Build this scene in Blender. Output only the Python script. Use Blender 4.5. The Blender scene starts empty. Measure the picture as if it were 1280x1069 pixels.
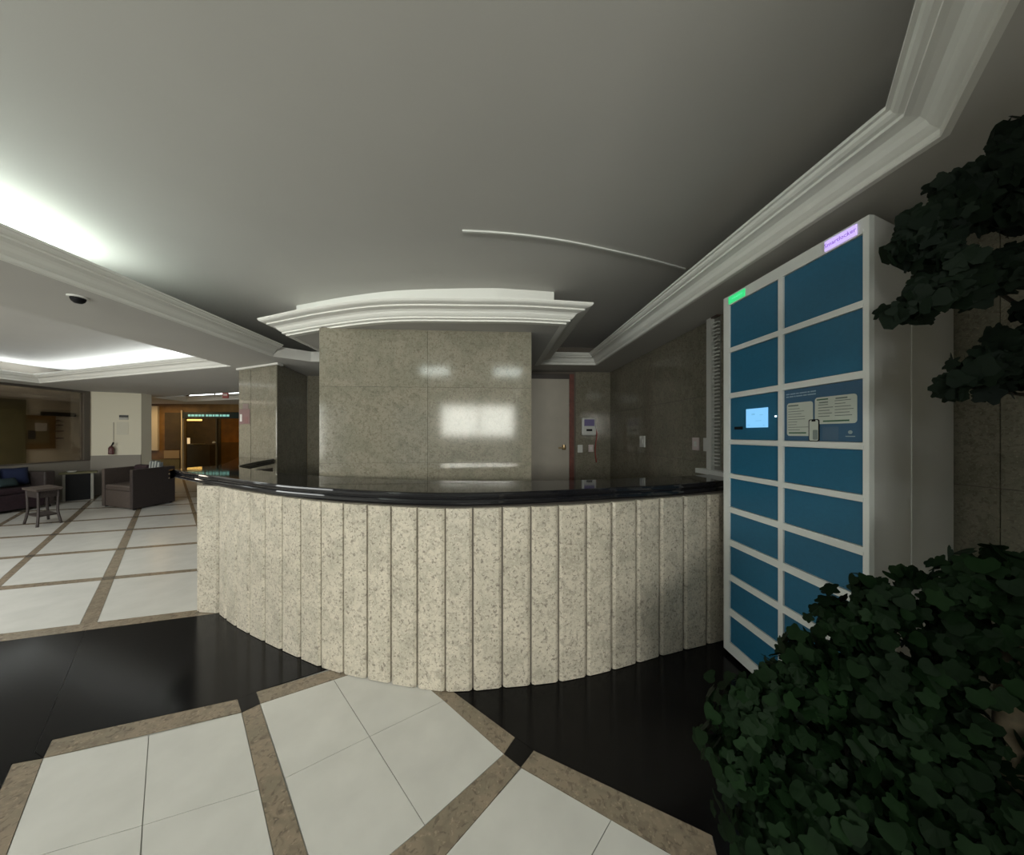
import bpy, bmesh, math, random
from mathutils import Vector, Matrix
from mathutils.geometry import tessellate_polygon
random.seed(7)
S = bpy.context.scene
C = S.collection
PI = math.pi

# ------------------------------------------------------------------ camera, world, main lights, exposure
F, PX0, HOR, CAMZ = 400.0, 640.0, 543.0, 1.5
YAW = math.atan(26 / F)
cam = bpy.data.cameras.new('camera')
cam.sensor_fit = 'HORIZONTAL'; cam.sensor_width = 36.0
cam.lens = F / 1280 * 36.0
cam.shift_y = (HOR - 534.5) / 1280
cam.clip_start = 0.02; cam.clip_end = 100
camo = bpy.data.objects.new('camera', cam); C.objects.link(camo)
camo.location = (0, 0, CAMZ); camo.rotation_euler = (PI / 2, 0, -YAW)
S.camera = camo

W = bpy.data.worlds.new('world'); S.world = W; W.use_nodes = True
bg = W.node_tree.nodes['Background']
bg.inputs[0].default_value = (0.75, 0.87, 1.0, 1); bg.inputs[1].default_value = 0.6

def area(name, loc, rot, sx, sy, energy, col=(1, 1, 1), spread=PI):
    l = bpy.data.lights.new(name, 'AREA'); l.shape = 'RECTANGLE'; l.size = sx; l.size_y = sy
    l.energy = energy; l.color = col; l.spread = spread
    o = bpy.data.objects.new(name, l); C.objects.link(o); o.location = loc; o.rotation_euler = rot
    return o
# daylight entering by the entrance glazing behind the camera, and by the lobby's own glazing further left
area('entrance_daylight', (-.45, -4.9, 2.0), (PI / 2 - .06, 0, 0), 2.4, 1.1, 220, (1.0, .96, .88))
area('lobby_daylight', (-7.0, -4.9, 1.6), (PI / 2, 0, 0), 3.0, 1.7, 215, (1.0, .97, .91))
# light lines lying in the ceiling coves, shining up
def cove(name, a, b, energy, col=(.88, 1.0, .95), tilt=(0, 0)):
    a, b = Vector(a), Vector(b); d = b - a
    o = area(name, (a + b) / 2, (PI, 0, 0), d.length, .03, energy, col)
    up = Vector((tilt[0], tilt[1], 1)).normalized(); x = Vector((d.x, d.y, d.z)).normalized(); z = -up
    z = (z - x * z.dot(x)).normalized(); y = z.cross(x)
    o.rotation_euler = Matrix((x, y, z)).transposed().to_euler()
    return o
cove('beam_cove_light', (-3.42, -.2, 2.725), (-3.42, 2.7, 2.725), 34, (.86, 1.0, .93), (.6, 0))
cove('lobby_cove_light_far', (-9.5, 7.66, 2.735), (-4.4, 5.65, 2.735), 27, (.90, .98, 1.0), (0, -.2))
cove('lobby_cove_light_left', (-9.55, 7.5, 2.735), (-9.55, -3.5, 2.735), 40, (.90, .98, 1.0), (.3, 0))
cove('lobby_cove_light_near', (-3.88, 4.8, 2.735), (-3.88, -3.5, 2.735), 22, (.95, .98, .95), (-.3, 0))
# added fill light under the lobby tray, out of view, brightens the lobby floor
area('lobby_fill_light', (-6.6, 1.3, 2.93), (0, 0, 0), 3.4, 3.0, 135, (.97, 1.0, .97))

vs = S.view_settings
S.display_settings.display_device = 'sRGB'
vs.view_transform = 'Standard'; vs.look = 'None'; vs.gamma = 1; vs.exposure = 0.5
vs.use_curve_mapping = False

# ------------------------------------------------------------------ pixel rays -> points of the place
def ray(px, py):
    u = (px - PX0) / F; v = (HOR - py) / F
    s, c = math.sin(YAW), math.cos(YAW)
    return Vector((s + u * c, c - u * s, v))
def onZ(px, py, z=0.0):
    d = ray(px, py); t = (z - CAMZ) / d.z
    return Vector((d.x * t, d.y * t, z))
def onX(px, py, x):
    d = ray(px, py); t = x / d.x
    return Vector((x, d.y * t, CAMZ + d.z * t))
def onY(px, py, y):
    d = ray(px, py); t = y / d.y
    return Vector((d.x * t, y, CAMZ + d.z * t))

# ------------------------------------------------------------------ materials
MATS = {}
def newmat(name):
    m = bpy.data.materials.new(name); m.use_nodes = True
    MATS[name] = m
    return m, m.node_tree.nodes, m.node_tree.links, m.node_tree.nodes['Principled BSDF']
def plain(name, col, rough=.5, metal=0, spec=.5, noise=0, nscale=20, emit=None, es=0):
    m, N, L, b = newmat(name)
    b.inputs['Base Color'].default_value = (*col, 1); b.inputs['Roughness'].default_value = rough
    b.inputs['Metallic'].default_value = metal; b.inputs['Specular IOR Level'].default_value = spec
    if emit:
        b.inputs['Emission Color'].default_value = (*emit, 1); b.inputs['Emission Strength'].default_value = es
    if noise:
        g = N.new('ShaderNodeNewGeometry'); t = N.new('ShaderNodeTexNoise')
        t.inputs['Scale'].default_value = nscale; t.inputs['Detail'].default_value = 4
        L.new(g.outputs['Position'], t.inputs['Vector'])
        r = N.new('ShaderNodeValToRGB')
        r.color_ramp.elements[0].position = .3; r.color_ramp.elements[1].position = .7
        r.color_ramp.elements[0].color = (*[c * (1 - noise) for c in col], 1)
        r.color_ramp.elements[1].color = (*[min(1, c * (1 + noise)) for c in col], 1)
        L.new(t.outputs['Fac'], r.inputs['Fac']); L.new(r.outputs['Color'], b.inputs['Base Color'])
    return m
def granite(name, base, dark, tint, rough, fleck=46, amount=.5, spec=.5):
    m, N, L, b = newmat(name)
    g = N.new('ShaderNodeNewGeometry'); oi = N.new('ShaderNodeObjectInfo')
    mul = N.new('ShaderNodeMath'); mul.operation = 'MULTIPLY'; mul.inputs[1].default_value = 17.3
    L.new(oi.outputs['Random'], mul.inputs[0])
    add = N.new('ShaderNodeVectorMath'); add.operation = 'ADD'
    L.new(g.outputs['Position'], add.inputs[0]); L.new(mul.outputs[0], add.inputs[1])
    def noise(sc, det, lo, hi, dist=0):
        t = N.new('ShaderNodeTexNoise'); t.inputs['Scale'].default_value = sc; t.inputs['Detail'].default_value = det
        t.inputs['Distortion'].default_value = dist
        L.new(add.outputs[0], t.inputs['Vector'])
        mr = N.new('ShaderNodeMapRange'); mr.inputs['From Min'].default_value = lo; mr.inputs['From Max'].default_value = hi
        L.new(t.outputs['Fac'], mr.inputs['Value']); return mr.outputs['Result']
    def mix(f, a, bcol, k=1.0):
        x = N.new('ShaderNodeMix'); x.data_type = 'RGBA'
        if k != 1.0:
            q = N.new('ShaderNodeMath'); q.operation = 'MULTIPLY'; q.inputs[1].default_value = k
            L.new(f, q.inputs[0]); f = q.outputs[0]
        L.new(f, x.inputs['Factor'])
        if isinstance(a, tuple): x.inputs['A'].default_value = (*a, 1)
        else: L.new(a, x.inputs['A'])
        x.inputs['B'].default_value = (*bcol, 1)
        return x.outputs['Result']
    c = mix(noise(5, 4, .42, .66, .8), base, tint, .75)
    c = mix(noise(fleck * .22, 5, .50, .66, 1.5), c, tuple(.62 * p + .38 * q for p, q in zip(tint, dark)), .55)
    c = mix(noise(fleck * .45, 5, .54, .64, 1.2), c, tuple((p + q) * .5 for p, q in zip(base, dark)), .75)
    c = mix(noise(fleck, 6, .56, .64, .6), c, dark, amount + .3)
    c = mix(noise(fleck * 1.7, 3, .60, .68), c, tuple(min(1, p * 1.25) for p in base), .8)
    L.new(c, b.inputs['Base Color'])
    b.inputs['Roughness'].default_value = rough; b.inputs['Specular IOR Level'].default_value = spec
    return m

M = {}
M['paint'] = plain('ceiling_paint', (.56, .545, .52), .9, noise=.02, nscale=1.5)
M['crown'] = plain('crown_paint', (.80, .79, .75), .6)
M['cream'] = plain('cream_wall_paint', (.70, .65, .52), .8)
M['stone'] = granite('polished_beige_granite', (.25, .228, .178), (.085, .072, .05), (.195, .186, .142), .10, 62, .1, spec=.24)
M['front'] = granite('counter_granite', (.55, .495, .405), (.14, .115, .095), (.39, .36, .29), .40, 66, .4)
M['strip'] = granite('tan_granite', (.27, .215, .155), (.10, .08, .06), (.21, .18, .13), .25, 40, .3)
M['knot'] = granite('dark_tan_granite', (.13, .105, .08), (.06, .05, .04), (.11, .10, .08), .25, 40, .3)
M['black'] = granite('black_granite', (.004, .004, .0045), (.002, .002, .002), (.005, .0045, .0045), .16, 70, .3, spec=.2)
M['slab'] = granite('black_granite_polished', (.010, .010, .012), (.004, .004, .005), (.012, .012, .014), .05, 70, .3)
M['tile'] = plain('white_porcelain', (.60, .59, .555), .24, noise=.055, nscale=5)
M['grout'] = plain('grout', (.40, .39, .36), .8)
M['joint'] = plain('dark_joint', (.14, .12, .10), .8)
M['locker'] = plain('locker_grey_enamel', (.78, .80, .78), .45)
M['lockside'] = plain('locker_side_enamel', (.74, .735, .72), .5)
M['teal'] = plain('teal_enamel', (.017, .135, .245), .42, noise=.05, nscale=60)
M['navy'] = plain('navy_print', (.045, .120, .215), .4)
M['card'] = plain('pale_print', (.58, .62, .56), .5)
M['ink'] = plain('grey_ink', (.16, .20, .18), .6)
M['inkgreen'] = plain('dark_green_ink', (.05, .14, .08), .6)
M['screen'] = plain('lit_screen', (.1, .2, .3), .2, emit=(.235, .60, 1.0), es=.66)
M['screenink'] = plain('screen_mark', (.1, .2, .3), .2, emit=(.17, .48, .82), es=.62)
M['led'] = plain('white_led', (.9, .9, .9), .3, emit=(.9, 1, 1), es=1.4)
M['greenled'] = plain('green_lit_sign', (.05, .5, .2), .3, emit=(.03, .66, .20), es=.62)
M['greenink'] = plain('green_sign_mark', (.05, .4, .2), .3, emit=(.10, .80, .34), es=.66)
M['purpleled'] = plain('violet_lit_sign', (.5, .4, .7), .3, emit=(.58, .45, .92), es=.66)
M['purpleink'] = plain('violet_sign_letters', (.2, .1, .35), .3, emit=(.17, .08, .36), es=.8)
M['dark'] = plain('black_plastic', (.006, .006, .007), .6, spec=.2)
M['white'] = plain('white_plastic', (.70, .70, .67), .4)
M['pinkish'] = plain('aged_white_plastic', (.66, .56, .55), .45)
M['violet'] = plain('violet_print', (.20, .17, .36), .4)
M['reddk'] = plain('dark_red_wood', (.16, .045, .03), .45, noise=.3, nscale=12)
M['door'] = plain('grey_beige_laminate', (.44, .40, .34), .5, noise=.04, nscale=6)
M['brass'] = plain('aged_brass', (.30, .22, .12), .35, 1)
M['redcord'] = plain('red_cord', (.32, .05, .04), .5)
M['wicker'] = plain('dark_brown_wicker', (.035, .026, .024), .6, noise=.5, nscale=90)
M['wicker2'] = plain('lit_wicker_front', (.075, .058, .050), .6, noise=.45, nscale=90)  # lighter copy of the wicker, lit front tone put into its colour
M['plum'] = plain('plum_fabric', (.022, .009, .014), .9, noise=.3, nscale=30)
M['blue'] = plain('navy_blue_fabric', (.007, .014, .050), .9)
M['greyfab'] = plain('grey_blue_fabric', (.06, .068, .07), .9, noise=.3, nscale=25)
M['tealfab'] = plain('dark_teal_fabric', (.010, .024, .027), .9)
M['stripe'] = plain('pale_striped_fabric', (.40, .42, .40), .9)
M['stripe2'] = plain('grey_striped_fabric', (.10, .11, .11), .9)
M['floral'] = plain('beige_patterned_fabric', (.22, .20, .15), .9, noise=.7, nscale=40)
M['wood'] = plain('warm_brown_wood', (.20, .115, .036), .5, noise=.2, nscale=5)
M['wooddk'] = plain('dark_olive_wood', (.060, .043, .016), .5, noise=.2, nscale=5)
M['orange'] = plain('amber_panel', (.42, .19, .022), .5, noise=.25, nscale=4)
M['alu'] = plain('pale_aluminium', (.70, .62, .45), .35)
M['signred'] = plain('red_sign', (.38, .10, .09), .5)
M['dkgrey'] = plain('dark_grey_sign', (.03, .028, .025), .5)
M['tealglass'] = plain('teal_sign_band', (.01, .03, .035), .3)
M['tealink'] = plain('pale_teal_letters', (.25, .55, .5), .4, emit=(.25, .62, .55), es=.5)
M['warmlamp'] = plain('warm_lamp', (1, .8, .4), .4, emit=(1.0, .72, .28), es=2.2)
M['coldtube'] = plain('fluorescent_tube', (1, 1, 1), .4, emit=(.86, 1.0, .94), es=4.0)
M['coldtube2'] = plain('cool_led_strip', (1, 1, 1), .4, emit=(.88, .98, 1.0), es=4.0)
M['bark'] = plain('tan_bark', (.10, .078, .048), .85, noise=.35, nscale=30)
M['twig'] = plain('brown_twig', (.022, .017, .011), .8)
M['pot'] = plain('black_planter', (.015, .014, .016), .5)
M['soil'] = plain('soil', (.02, .015, .01), 1)
M['poster'] = plain('pinkish_poster', (.21, .125, .125), .5)
M['green'] = plain('olive_wall', (.15, .14, .07), .7, noise=.15, nscale=4)
M['dimwall'] = plain('taupe_wall', (.26, .235, .20), .8)
M['outside'] = plain('pale_paving_outside', (.5, .5, .48), .9)
def leafmat(name, a, bcol):
    m, N, L, b = newmat(name)
    oi = N.new('ShaderNodeObjectInfo'); g = N.new('ShaderNodeNewGeometry')
    t = N.new('ShaderNodeTexNoise'); t.inputs['Scale'].default_value = 9
    L.new(g.outputs['Position'], t.inputs['Vector'])
    ad = N.new('ShaderNodeMath'); ad.operation = 'MULTIPLY_ADD'; ad.inputs[1].default_value = .6
    L.new(oi.outputs['Random'], ad.inputs[0]); L.new(t.outputs['Fac'], ad.inputs[2])
    mr = N.new('ShaderNodeMapRange'); mr.inputs['From Min'].default_value = .35; mr.inputs['From Max'].default_value = 1.1
    L.new(ad.outputs[0], mr.inputs['Value'])
    x = N.new('ShaderNodeMix'); x.data_type = 'RGBA'
    x.inputs['A'].default_value = (*a, 1); x.inputs['B'].default_value = (*bcol, 1)
    L.new(mr.outputs['Result'], x.inputs['Factor']); L.new(x.outputs['Result'], b.inputs['Base Color'])
    b.inputs['Roughness'].default_value = .6; b.inputs['Specular IOR Level'].default_value = .08
    return m
M['leaf'] = leafmat('dark_green_leaf', (.002, .007, .002), (.007, .020, .006))
M['leaf2'] = leafmat('blackish_green_leaf', (.003, .006, .004), (.007, .013, .007))
def glassmat(name, col, op, rough=.03):
    m, N, L, b = newmat(name)
    tr = N.new('ShaderNodeBsdfTransparent'); tr.inputs[0].default_value = (*col, 1)
    gl = N.new('ShaderNodeBsdfGlossy'); gl.inputs['Roughness'].default_value = rough
    fr = N.new('ShaderNodeFresnel'); fr.inputs[0].default_value = op
    mx = N.new('ShaderNodeMixShader')
    L.new(fr.outputs[0], mx.inputs[0]); L.new(tr.outputs[0], mx.inputs[1]); L.new(gl.outputs[0], mx.inputs[2])
    L.new(mx.outputs[0], N['Material Output'].inputs['Surface'])
    return m
M['glass'] = glassmat('clear_glass', (.96, .98, .97), 1.45)
M['smoke'] = glassmat('smoked_glass', (.50, .48, .45), 1.5)
M['amber'] = glassmat('amber_tinted_glass', (.96, .86, .66), 1.35)

# ------------------------------------------------------------------ mesh helpers
class MB:
    def __init__(s): s.v = []; s.f = []
    def add(s, vs, fs):
        n = len(s.v); s.v += [tuple(p) for p in vs]; s.f += [tuple(i + n for i in q) for q in fs]; return s
    def box(s, lo, hi):
        x0, y0, z0 = lo; x1, y1, z1 = hi
        return s.add([(x0, y0, z0), (x1, y0, z0), (x1, y1, z0), (x0, y1, z0), (x0, y0, z1), (x1, y0, z1), (x1, y1, z1), (x0, y1, z1)],
                     [(3, 2, 1, 0), (4, 5, 6, 7), (0, 1, 5, 4), (1, 2, 6, 5), (2, 3, 7, 6), (3, 0, 4, 7)])
    def prism(s, pts, z0, z1):
        """polygon in plan, extruded"""
        P = [(p[0], p[1]) for p in pts]
        if sum(P[i][0] * P[(i + 1) % len(P)][1] - P[(i + 1) % len(P)][0] * P[i][1] for i in range(len(P))) < 0: P.reverse()
        n = len(P)
        tri = tessellate_polygon([[Vector((x, y, 0)) for x, y in P]])
        fs = []
        for t in tri:
            a, b, c = t
            cr = (P[b][0] - P[a][0]) * (P[c][1] - P[a][1]) - (P[b][1] - P[a][1]) * (P[c][0] - P[a][0])
            if cr < 0: a, c = c, a
            fs.append((a + n, b + n, c + n)); fs.append((c, b, a))
        fs += [(i, (i + 1) % n, (i + 1) % n + n, i + n) for i in range(n)]
        return s.add([(x, y, z0) for x, y in P] + [(x, y, z1) for x, y in P], fs)
    def tube(s, pts, r, seg=8, cap=True):
        pts = [Vector(p) for p in pts]; n = len(pts)
        rs = r if isinstance(r, (list, tuple)) else [r] * n
        vs = []; fs = []
        up0 = None
        for i, p in enumerate(pts):
            t = (pts[min(i + 1, n - 1)] - pts[max(i - 1, 0)]).normalized()
            ref = up0 if up0 is not None else (Vector((0, 0, 1)) if abs(t.z) < .9 else Vector((1, 0, 0)))
            a = t.cross(ref).normalized(); b = a.cross(t).normalized(); up0 = b
            for k in range(seg):
                an = 2 * PI * k / seg
                vs.append(p + (a * math.cos(an) + b * math.sin(an)) * rs[i])
        for i in range(n - 1):
            for k in range(seg):
                k2 = (k + 1) % seg
                fs.append((i * seg + k, (i + 1) * seg + k, (i + 1) * seg + k2, i * seg + k2))
        if cap:
            fs.append(tuple(range(seg))); fs.append(tuple(reversed(range((n - 1) * seg, n * seg))))
        return s.add(vs, fs)
    def lathe(s, prof, c=(0, 0, 0), seg=20):
        vs = []; fs = []
        for r, z in prof:
            for k in range(seg):
                an = 2 * PI * k / seg
                vs.append((c[0] + r * math.cos(an), c[1] + r * math.sin(an), c[2] + z))
        for i in range(len(prof) - 1):
            for k in range(seg):
                k2 = (k + 1) % seg
                fs.append((i * seg + k, i * seg + k2, (i + 1) * seg + k2, (i + 1) * seg + k))
        fs.append(tuple(reversed(range(seg)))); fs.append(tuple(range((len(prof) - 1) * seg, len(prof) * seg)))
        return s.add(vs, fs)
    def sweep(s, path, prof, closed=False, cap=True):
        """profile of (offset to the left of the path, z) swept along a plan path with mitred corners"""
        P = [Vector((p[0], p[1])) for p in path]; n = len(P); vs = []; fs = []; k = len(prof)
        for i in range(n):
            a = P[i - 1] if (i > 0 or closed) else None
            b = P[(i + 1) % n] if (i < n - 1 or closed) else None
            d1 = (P[i] - a).normalized() if a is not None else None
            d2 = (b - P[i]).normalized() if b is not None else None
            if d1 is None: d1 = d2
            if d2 is None: d2 = d1
            n1 = Vector((-d1.y, d1.x)); n2 = Vector((-d2.y, d2.x))
            m = (n1 + n2).normalized(); m = m / max(.35, m.dot(n1))
            for o, z in prof: vs.append((P[i].x + m.x * o, P[i].y + m.y * o, z))
        for i in range(n if closed else n - 1):
            j = (i + 1) % n
            for q in range(k):
                q2 = (q + 1) % k
                fs.append((i * k + q, j * k + q, j * k + q2, i * k + q2))
        if cap and not closed:
            fs.append(tuple(reversed(range(k)))); fs.append(tuple(range((n - 1) * k, n * k)))
        return s.add(vs, fs)
    def quad(s, a, b, c, d): return s.add([a, b, c, d], [(0, 1, 2, 3)])
    def mesh(s, name, mat):
        me = bpy.data.meshes.new(name); me.from_pydata(s.v, [], s.f); me.materials.append(mat)
        bm = bmesh.new(); bm.from_mesh(me); bmesh.ops.recalc_face_normals(bm, faces=bm.faces); bm.to_mesh(me); bm.free()
        return me
    def build(s, name, mat, parent=None, smooth=False, bevel=0, segs=2):
        me = s.mesh(name, mat)
        o = bpy.data.objects.new(name, me); C.objects.link(o)
        if parent is not None:
            o.parent = parent
            o.matrix_parent_inverse = Matrix.Translation(-Vector(parent.location)) if parent.rotation_euler.z == 0 else parent_matrix(parent).inverted()
        if smooth:
            for p in me.polygons: p.use_smooth = True
        if bevel:
            b = o.modifiers.new('bevel', 'BEVEL'); b.width = bevel; b.segments = segs; b.limit_method = 'ANGLE'; b.angle_limit = math.radians(35)
        return o
def parent_matrix(p):
    m = Matrix.Translation(p.location) @ p.rotation_euler.to_matrix().to_4x4()
    return m
def thing(name, label, cat, loc=(0, 0, 0), group=None, rz=0):
    o = bpy.data.objects.new(name, None); C.objects.link(o); o.location = loc; o.rotation_euler = (0, 0, rz)
    o.empty_display_size = .1
    o['label'] = label; o['category'] = cat
    if group: o['group'] = group
    return o
def tag(o, label, cat, group=None):
    o['label'] = label; o['category'] = cat
    if group: o['group'] = group
    return o
def struct(o, label=None):
    o['kind'] = 'structure'
    if label: o['label'] = label
    return o
def raw(name, mat, mb, parent, smooth=False, bevel=0, segs=2):
    """child whose mesh is in the parent's own frame"""
    me = mb.mesh(name, mat); o = bpy.data.objects.new(name, me); C.objects.link(o); o.parent = parent
    if smooth:
        for p in me.polygons: p.use_smooth = True
    if bevel:
        b = o.modifiers.new('bevel', 'BEVEL'); b.width = bevel; b.segments = segs; b.limit_method = 'ANGLE'; b.angle_limit = math.radians(35)
    return o
def text_mesh(name, body, mat, size, matrix, parent):
    cu = bpy.data.curves.new(name, 'FONT'); cu.body = body; cu.size = size; cu.align_x = 'CENTER'; cu.align_y = 'CENTER'
    cu.extrude = .0006; cu.resolution_u = 2
    t = bpy.data.objects.new(name + '_source', cu); C.objects.link(t)
    me = bpy.data.meshes.new_from_object(t); bpy.data.objects.remove(t); bpy.data.curves.remove(cu)
    me.materials.clear(); me.materials.append(mat); me.name = name
    me.transform(matrix)
    o = bpy.data.objects.new(name, me); C.objects.link(o); o.parent = parent
    if parent is not None: o.matrix_parent_inverse = Matrix.Translation(-Vector(parent.location))
    return o
def inset(pts, d):
    P = [Vector((p[0], p[1])) for p in pts]
    if sum(P[i].x * P[(i + 1) % len(P)].y - P[(i + 1) % len(P)].x * P[i].y for i in range(len(P))) < 0: P.reverse()
    out = []
    for i in range(len(P)):
        a, b, c = P[i - 1], P[i], P[(i + 1) % len(P)]
        d1 = (b - a).normalized(); d2 = (c - b).normalized()
        n1 = Vector((-d1.y, d1.x)); n2 = Vector((-d2.y, d2.x)); m = n1 + n2
        if m.length < 1e-4: m = n1
        m = m.normalized(); out.append(b + m * d / max(.4, m.dot(n1)))
    return out
def spline(pts, n):
    P = [Vector(p) for p in pts]; P = [P[0] * 2 - P[1]] + P + [P[-1] * 2 - P[-2]]
    out = []
    for i in range(1, len(P) - 2):
        for k in range(n):
            t = k / n; a, b, c, d = P[i - 1:i + 3]
            out.append(.5 * ((2 * b) + (c - a) * t + (2 * a - 5 * b + 4 * c - d) * t * t + (3 * b - a - 3 * c + d) * t ** 3))
    out.append(P[-2]); return out

SOF, CEI = 2.55, 2.96          # soffit and tray ceiling heights
XR, XU, XL = 1.605, 1.45, -2.95   # crown feet of the main tray
WR, YB = 2.02, 5.3             # right wall behind the counter, back wall

# ------------------------------------------------------------------ floor
fl = struct(MB().box((-15, -5.2, -.2), (3.2, 15.5, -.006)).build('floor', M['grout']), 'inlaid floor of pale tiles, tan granite strips and black granite fields')
def piece(name, mat, pts, gap=.0015):
    P = inset(pts, gap)
    return MB().prism(P, -.0055, 0.0).build(name, M[mat], fl)
def fz(*pp): return [onZ(a, b) for a, b in pp]
T = 'floor_tile'
piece('granite_strip', 'strip', fz((302, 891), (325, 880), (385, 1069), (443, 1250), (388, 1250), (342, 1069)))
piece('granite_strip', 'strip', fz((65, 925), (297, 874), (302, 890), (54, 947.5)))
piece('granite_strip', 'strip', fz((320, 865), (412, 838), (470, 817), (494, 824), (436, 843), (325, 879.5)))
piece('granite_strip', 'strip', fz((15, 955), (54, 948), (8, 1069), (-70, 1270), (-150, 1270), (-40, 1075)))
piece('granite_strip', 'strip', fz((494, 824), (520, 830), (570, 867), (644, 922), (630, 942.5), (538, 862)))
piece('granite_strip', 'strip', fz((630, 942.5), (651, 959), (603, 1016), (557, 1069), (480, 1165), (405, 1140), (488, 1068), (531, 1032)))
piece('granite_strip', 'strip', fz((667, 938), (890, 1044), (905, 1106), (840, 1069), (651, 959)))
for q in ([(54, 948), (186, 919.5), (178, 1032), (3, 1083)], [(186, 919.5), (302, 891), (324, 987), (178, 1032)],
          [(3, 1083), (178, 1032), (168, 1180), (-68, 1262)], [(178, 1032), (324, 987), (342, 1069), (366, 1165), (168, 1230)],
          [(325, 880), (417, 850), (462, 921), (356, 973)], [(417, 850), (494, 824), (538, 862), (555, 876), (462, 921)],
          [(356, 973), (462, 921), (531, 1032), (488, 1068), (405, 1138), (385, 1069)], [(462, 921), (555, 876), (630, 942.5), (531, 1032)],
          [(652, 960), (764, 1025), (690, 1160), (500, 1140), (557, 1069), (603, 1016)], [(764, 1025), (840, 1069), (905, 1106), (850, 1260), (690, 1160)],
          [(405, 1140), (480, 1165), (560, 1420), (450, 1290)], [(500, 1140), (690, 1160), (850, 1260), (600, 1500)]):
    piece(T, 'tile', fz(*q))
piece('black_granite', 'black', fz((297, 874), (320, 865), (325, 880), (302, 890)), 0)
piece('black_granite', 'black', fz((630, 942.5), (644, 922), (667, 938), (651, 959)), 0)
piece('black_granite', 'black', fz((520, 830), (570, 867), (644, 922), (667, 938), (890, 1044), (905, 1106)) + [Vector((2.6, .5, 0)), Vector((2.6, 2.6, 0)), Vector((0, 2.6, 0))])
piece('black_granite', 'black', fz((470, 817), (320, 865), (297, 874), (65, 925), (54, 947.5), (43, 940), (107, 788), (270, 767), (330, 758)), .0012)
piece('black_granite', 'black', fz((43, 940), (54, 947.5), (15, 955), (-40, 1075), (-150, 1270), (-700, 1270), (-700, 897), (0, 802), (107, 788)), .0012)
# lobby grid: strips running away (D1) and thin strips across (D2)
def ln(a, b): return (onZ(*a).xy, (onZ(*b) - onZ(*a)).xy)
def isect(l, m):
    (p, d), (q, e) = l, m
    cr = d.x * e.y - d.y * e.x; t = ((q - p).x * e.y - (q - p).y * e.x) / cr
    return p + d * t
D1 = []
for (a, b, k) in (((169.5, 638.6), (97, 786), 0), ((176, 638.6), (118, 787), 1), ((118, 620), (0, 724), 0), ((124.5, 620), (0, 734), 1),
                  ((31, 637), (0, 654.5), 0), ((38, 637), (0, 658), 1), ((229.5, 606), (240, 640), 0), ((233, 606), (245, 640), 1)):
    D1.append(ln(a, b))
order = [D1[4], D1[5], D1[2], D1[3], D1[0], D1[1], D1[6], D1[7]]
stepv = (order[4][0] - order[2][0])
nrm = Vector((1, 1)).normalized()
dd = (-1, 1)
def off(l, k):  # parallel repeat of a line at k metres
    return (l[0] + nrm * k, l[1])
sp = 1.35
left = [off(order[0], -2 * sp), off(order[1], -2 * sp), off(order[0], -sp), off(order[1], -sp)]
right = [off(order[6], sp), off(order[7], sp), off(order[6], 2 * sp), off(order[7], 2 * sp)]
D1s = left + order + right
D2s = [ln((0, 792.5), (267, 760)), ln((0, 738), (242, 714.5)), ln((0, 733), (242, 711.2)), ln((0, 699.6), (243, 680.2)), ln((0, 696.6), (243, 677.8)),
       ln((0, 673.6), (242, 658)), ln((0, 671.6), (242, 656.2)), ln((0, 658.4), (240, 642.2)), ln((0, 656.8), (240, 640.8)),
       ln((77, 637.7), (240, 630.4)), ln((77, 636.5), (240, 629.4)), ln((77, 628.4), (240, 621.5)), ln((77, 627.5), (240, 620.8)),
       ln((77, 621), (240, 615)), ln((77, 620.4), (240, 614.5)), ln((77, 602), (240, 598))]
for i in range(len(D1s) - 1):
    for j in range(len(D2s) - 1):
        a, b = D1s[i], D1s[i + 1]; c, d = D2s[j], D2s[j + 1]
        q = [isect(a, c), isect(b, c), isect(b, d), isect(a, d)]
        if min(p.x for p in q) < -14 or max(p.x for p in q) > 1.2 or max(p.y for p in q) > 13.5: continue
        s1, s2 = i % 2 == 0, j % 2 == 1
        try: piece('granite_strip' if (s1 or s2) else T, 'knot' if (s1 and s2) else 'strip' if (s1 or s2) else 'tile', q)
        except Exception: pass
piece('granite_strip', 'strip', fz((-600, 863.6), (0, 792.5), (267, 760), (330, 752), (330, 758), (270, 767), (0, 802), (-600, 885)))

# ------------------------------------------------------------------ walls
def panels(wall, axis, plane, a0, a1, z0, z1, na, zs, mat='stone', t=.012, sign=-1, name='granite_panel', gap=.002):
    """cladding panels standing proud of a wall; axis 'x' = wall runs along x"""
    for i in range(na):
        for k in range(len(zs) - 1):
            p, q = a0 + (a1 - a0) * i / na + gap, a0 + (a1 - a0) * (i + 1) / na - gap
            e = plane + sign * t
            lo, hi = (min(plane, e), max(plane, e))
            if axis == 'x': mb = MB().box((p, lo, zs[k] + gap), (q, hi, zs[k + 1] - gap))
            else: mb = MB().box((lo, p, zs[k] + gap), (hi, q, zs[k + 1] - gap))
            mb.build(name, M[mat], wall)
zrow = [0, .62, 1.24, 1.86, SOF]
wr = struct(MB().box((WR, 2.22, 0), (WR + .5, YB + .3, CEI + .1)).build('wall_right', M['joint']), 'granite clad wall right of the counter')
panels(wr, 'y', WR, 2.23, YB, 0, SOF, 3, zrow)
wr2 = struct(MB().box((2.44, -4.6, 0), (2.7, 2.22, CEI + .1)).build('wall_right_front', M['joint']), 'granite clad wall behind the locker and plants')
panels(wr2, 'y', 2.44, -4.4, 2.2, 0, SOF, 8, zrow)
wb = struct(MB().box((-1.3, YB + .002, 0), (WR, YB + .3, CEI + .1)).build('wall_back', M['joint']), 'granite clad back wall behind the counter')
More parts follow.
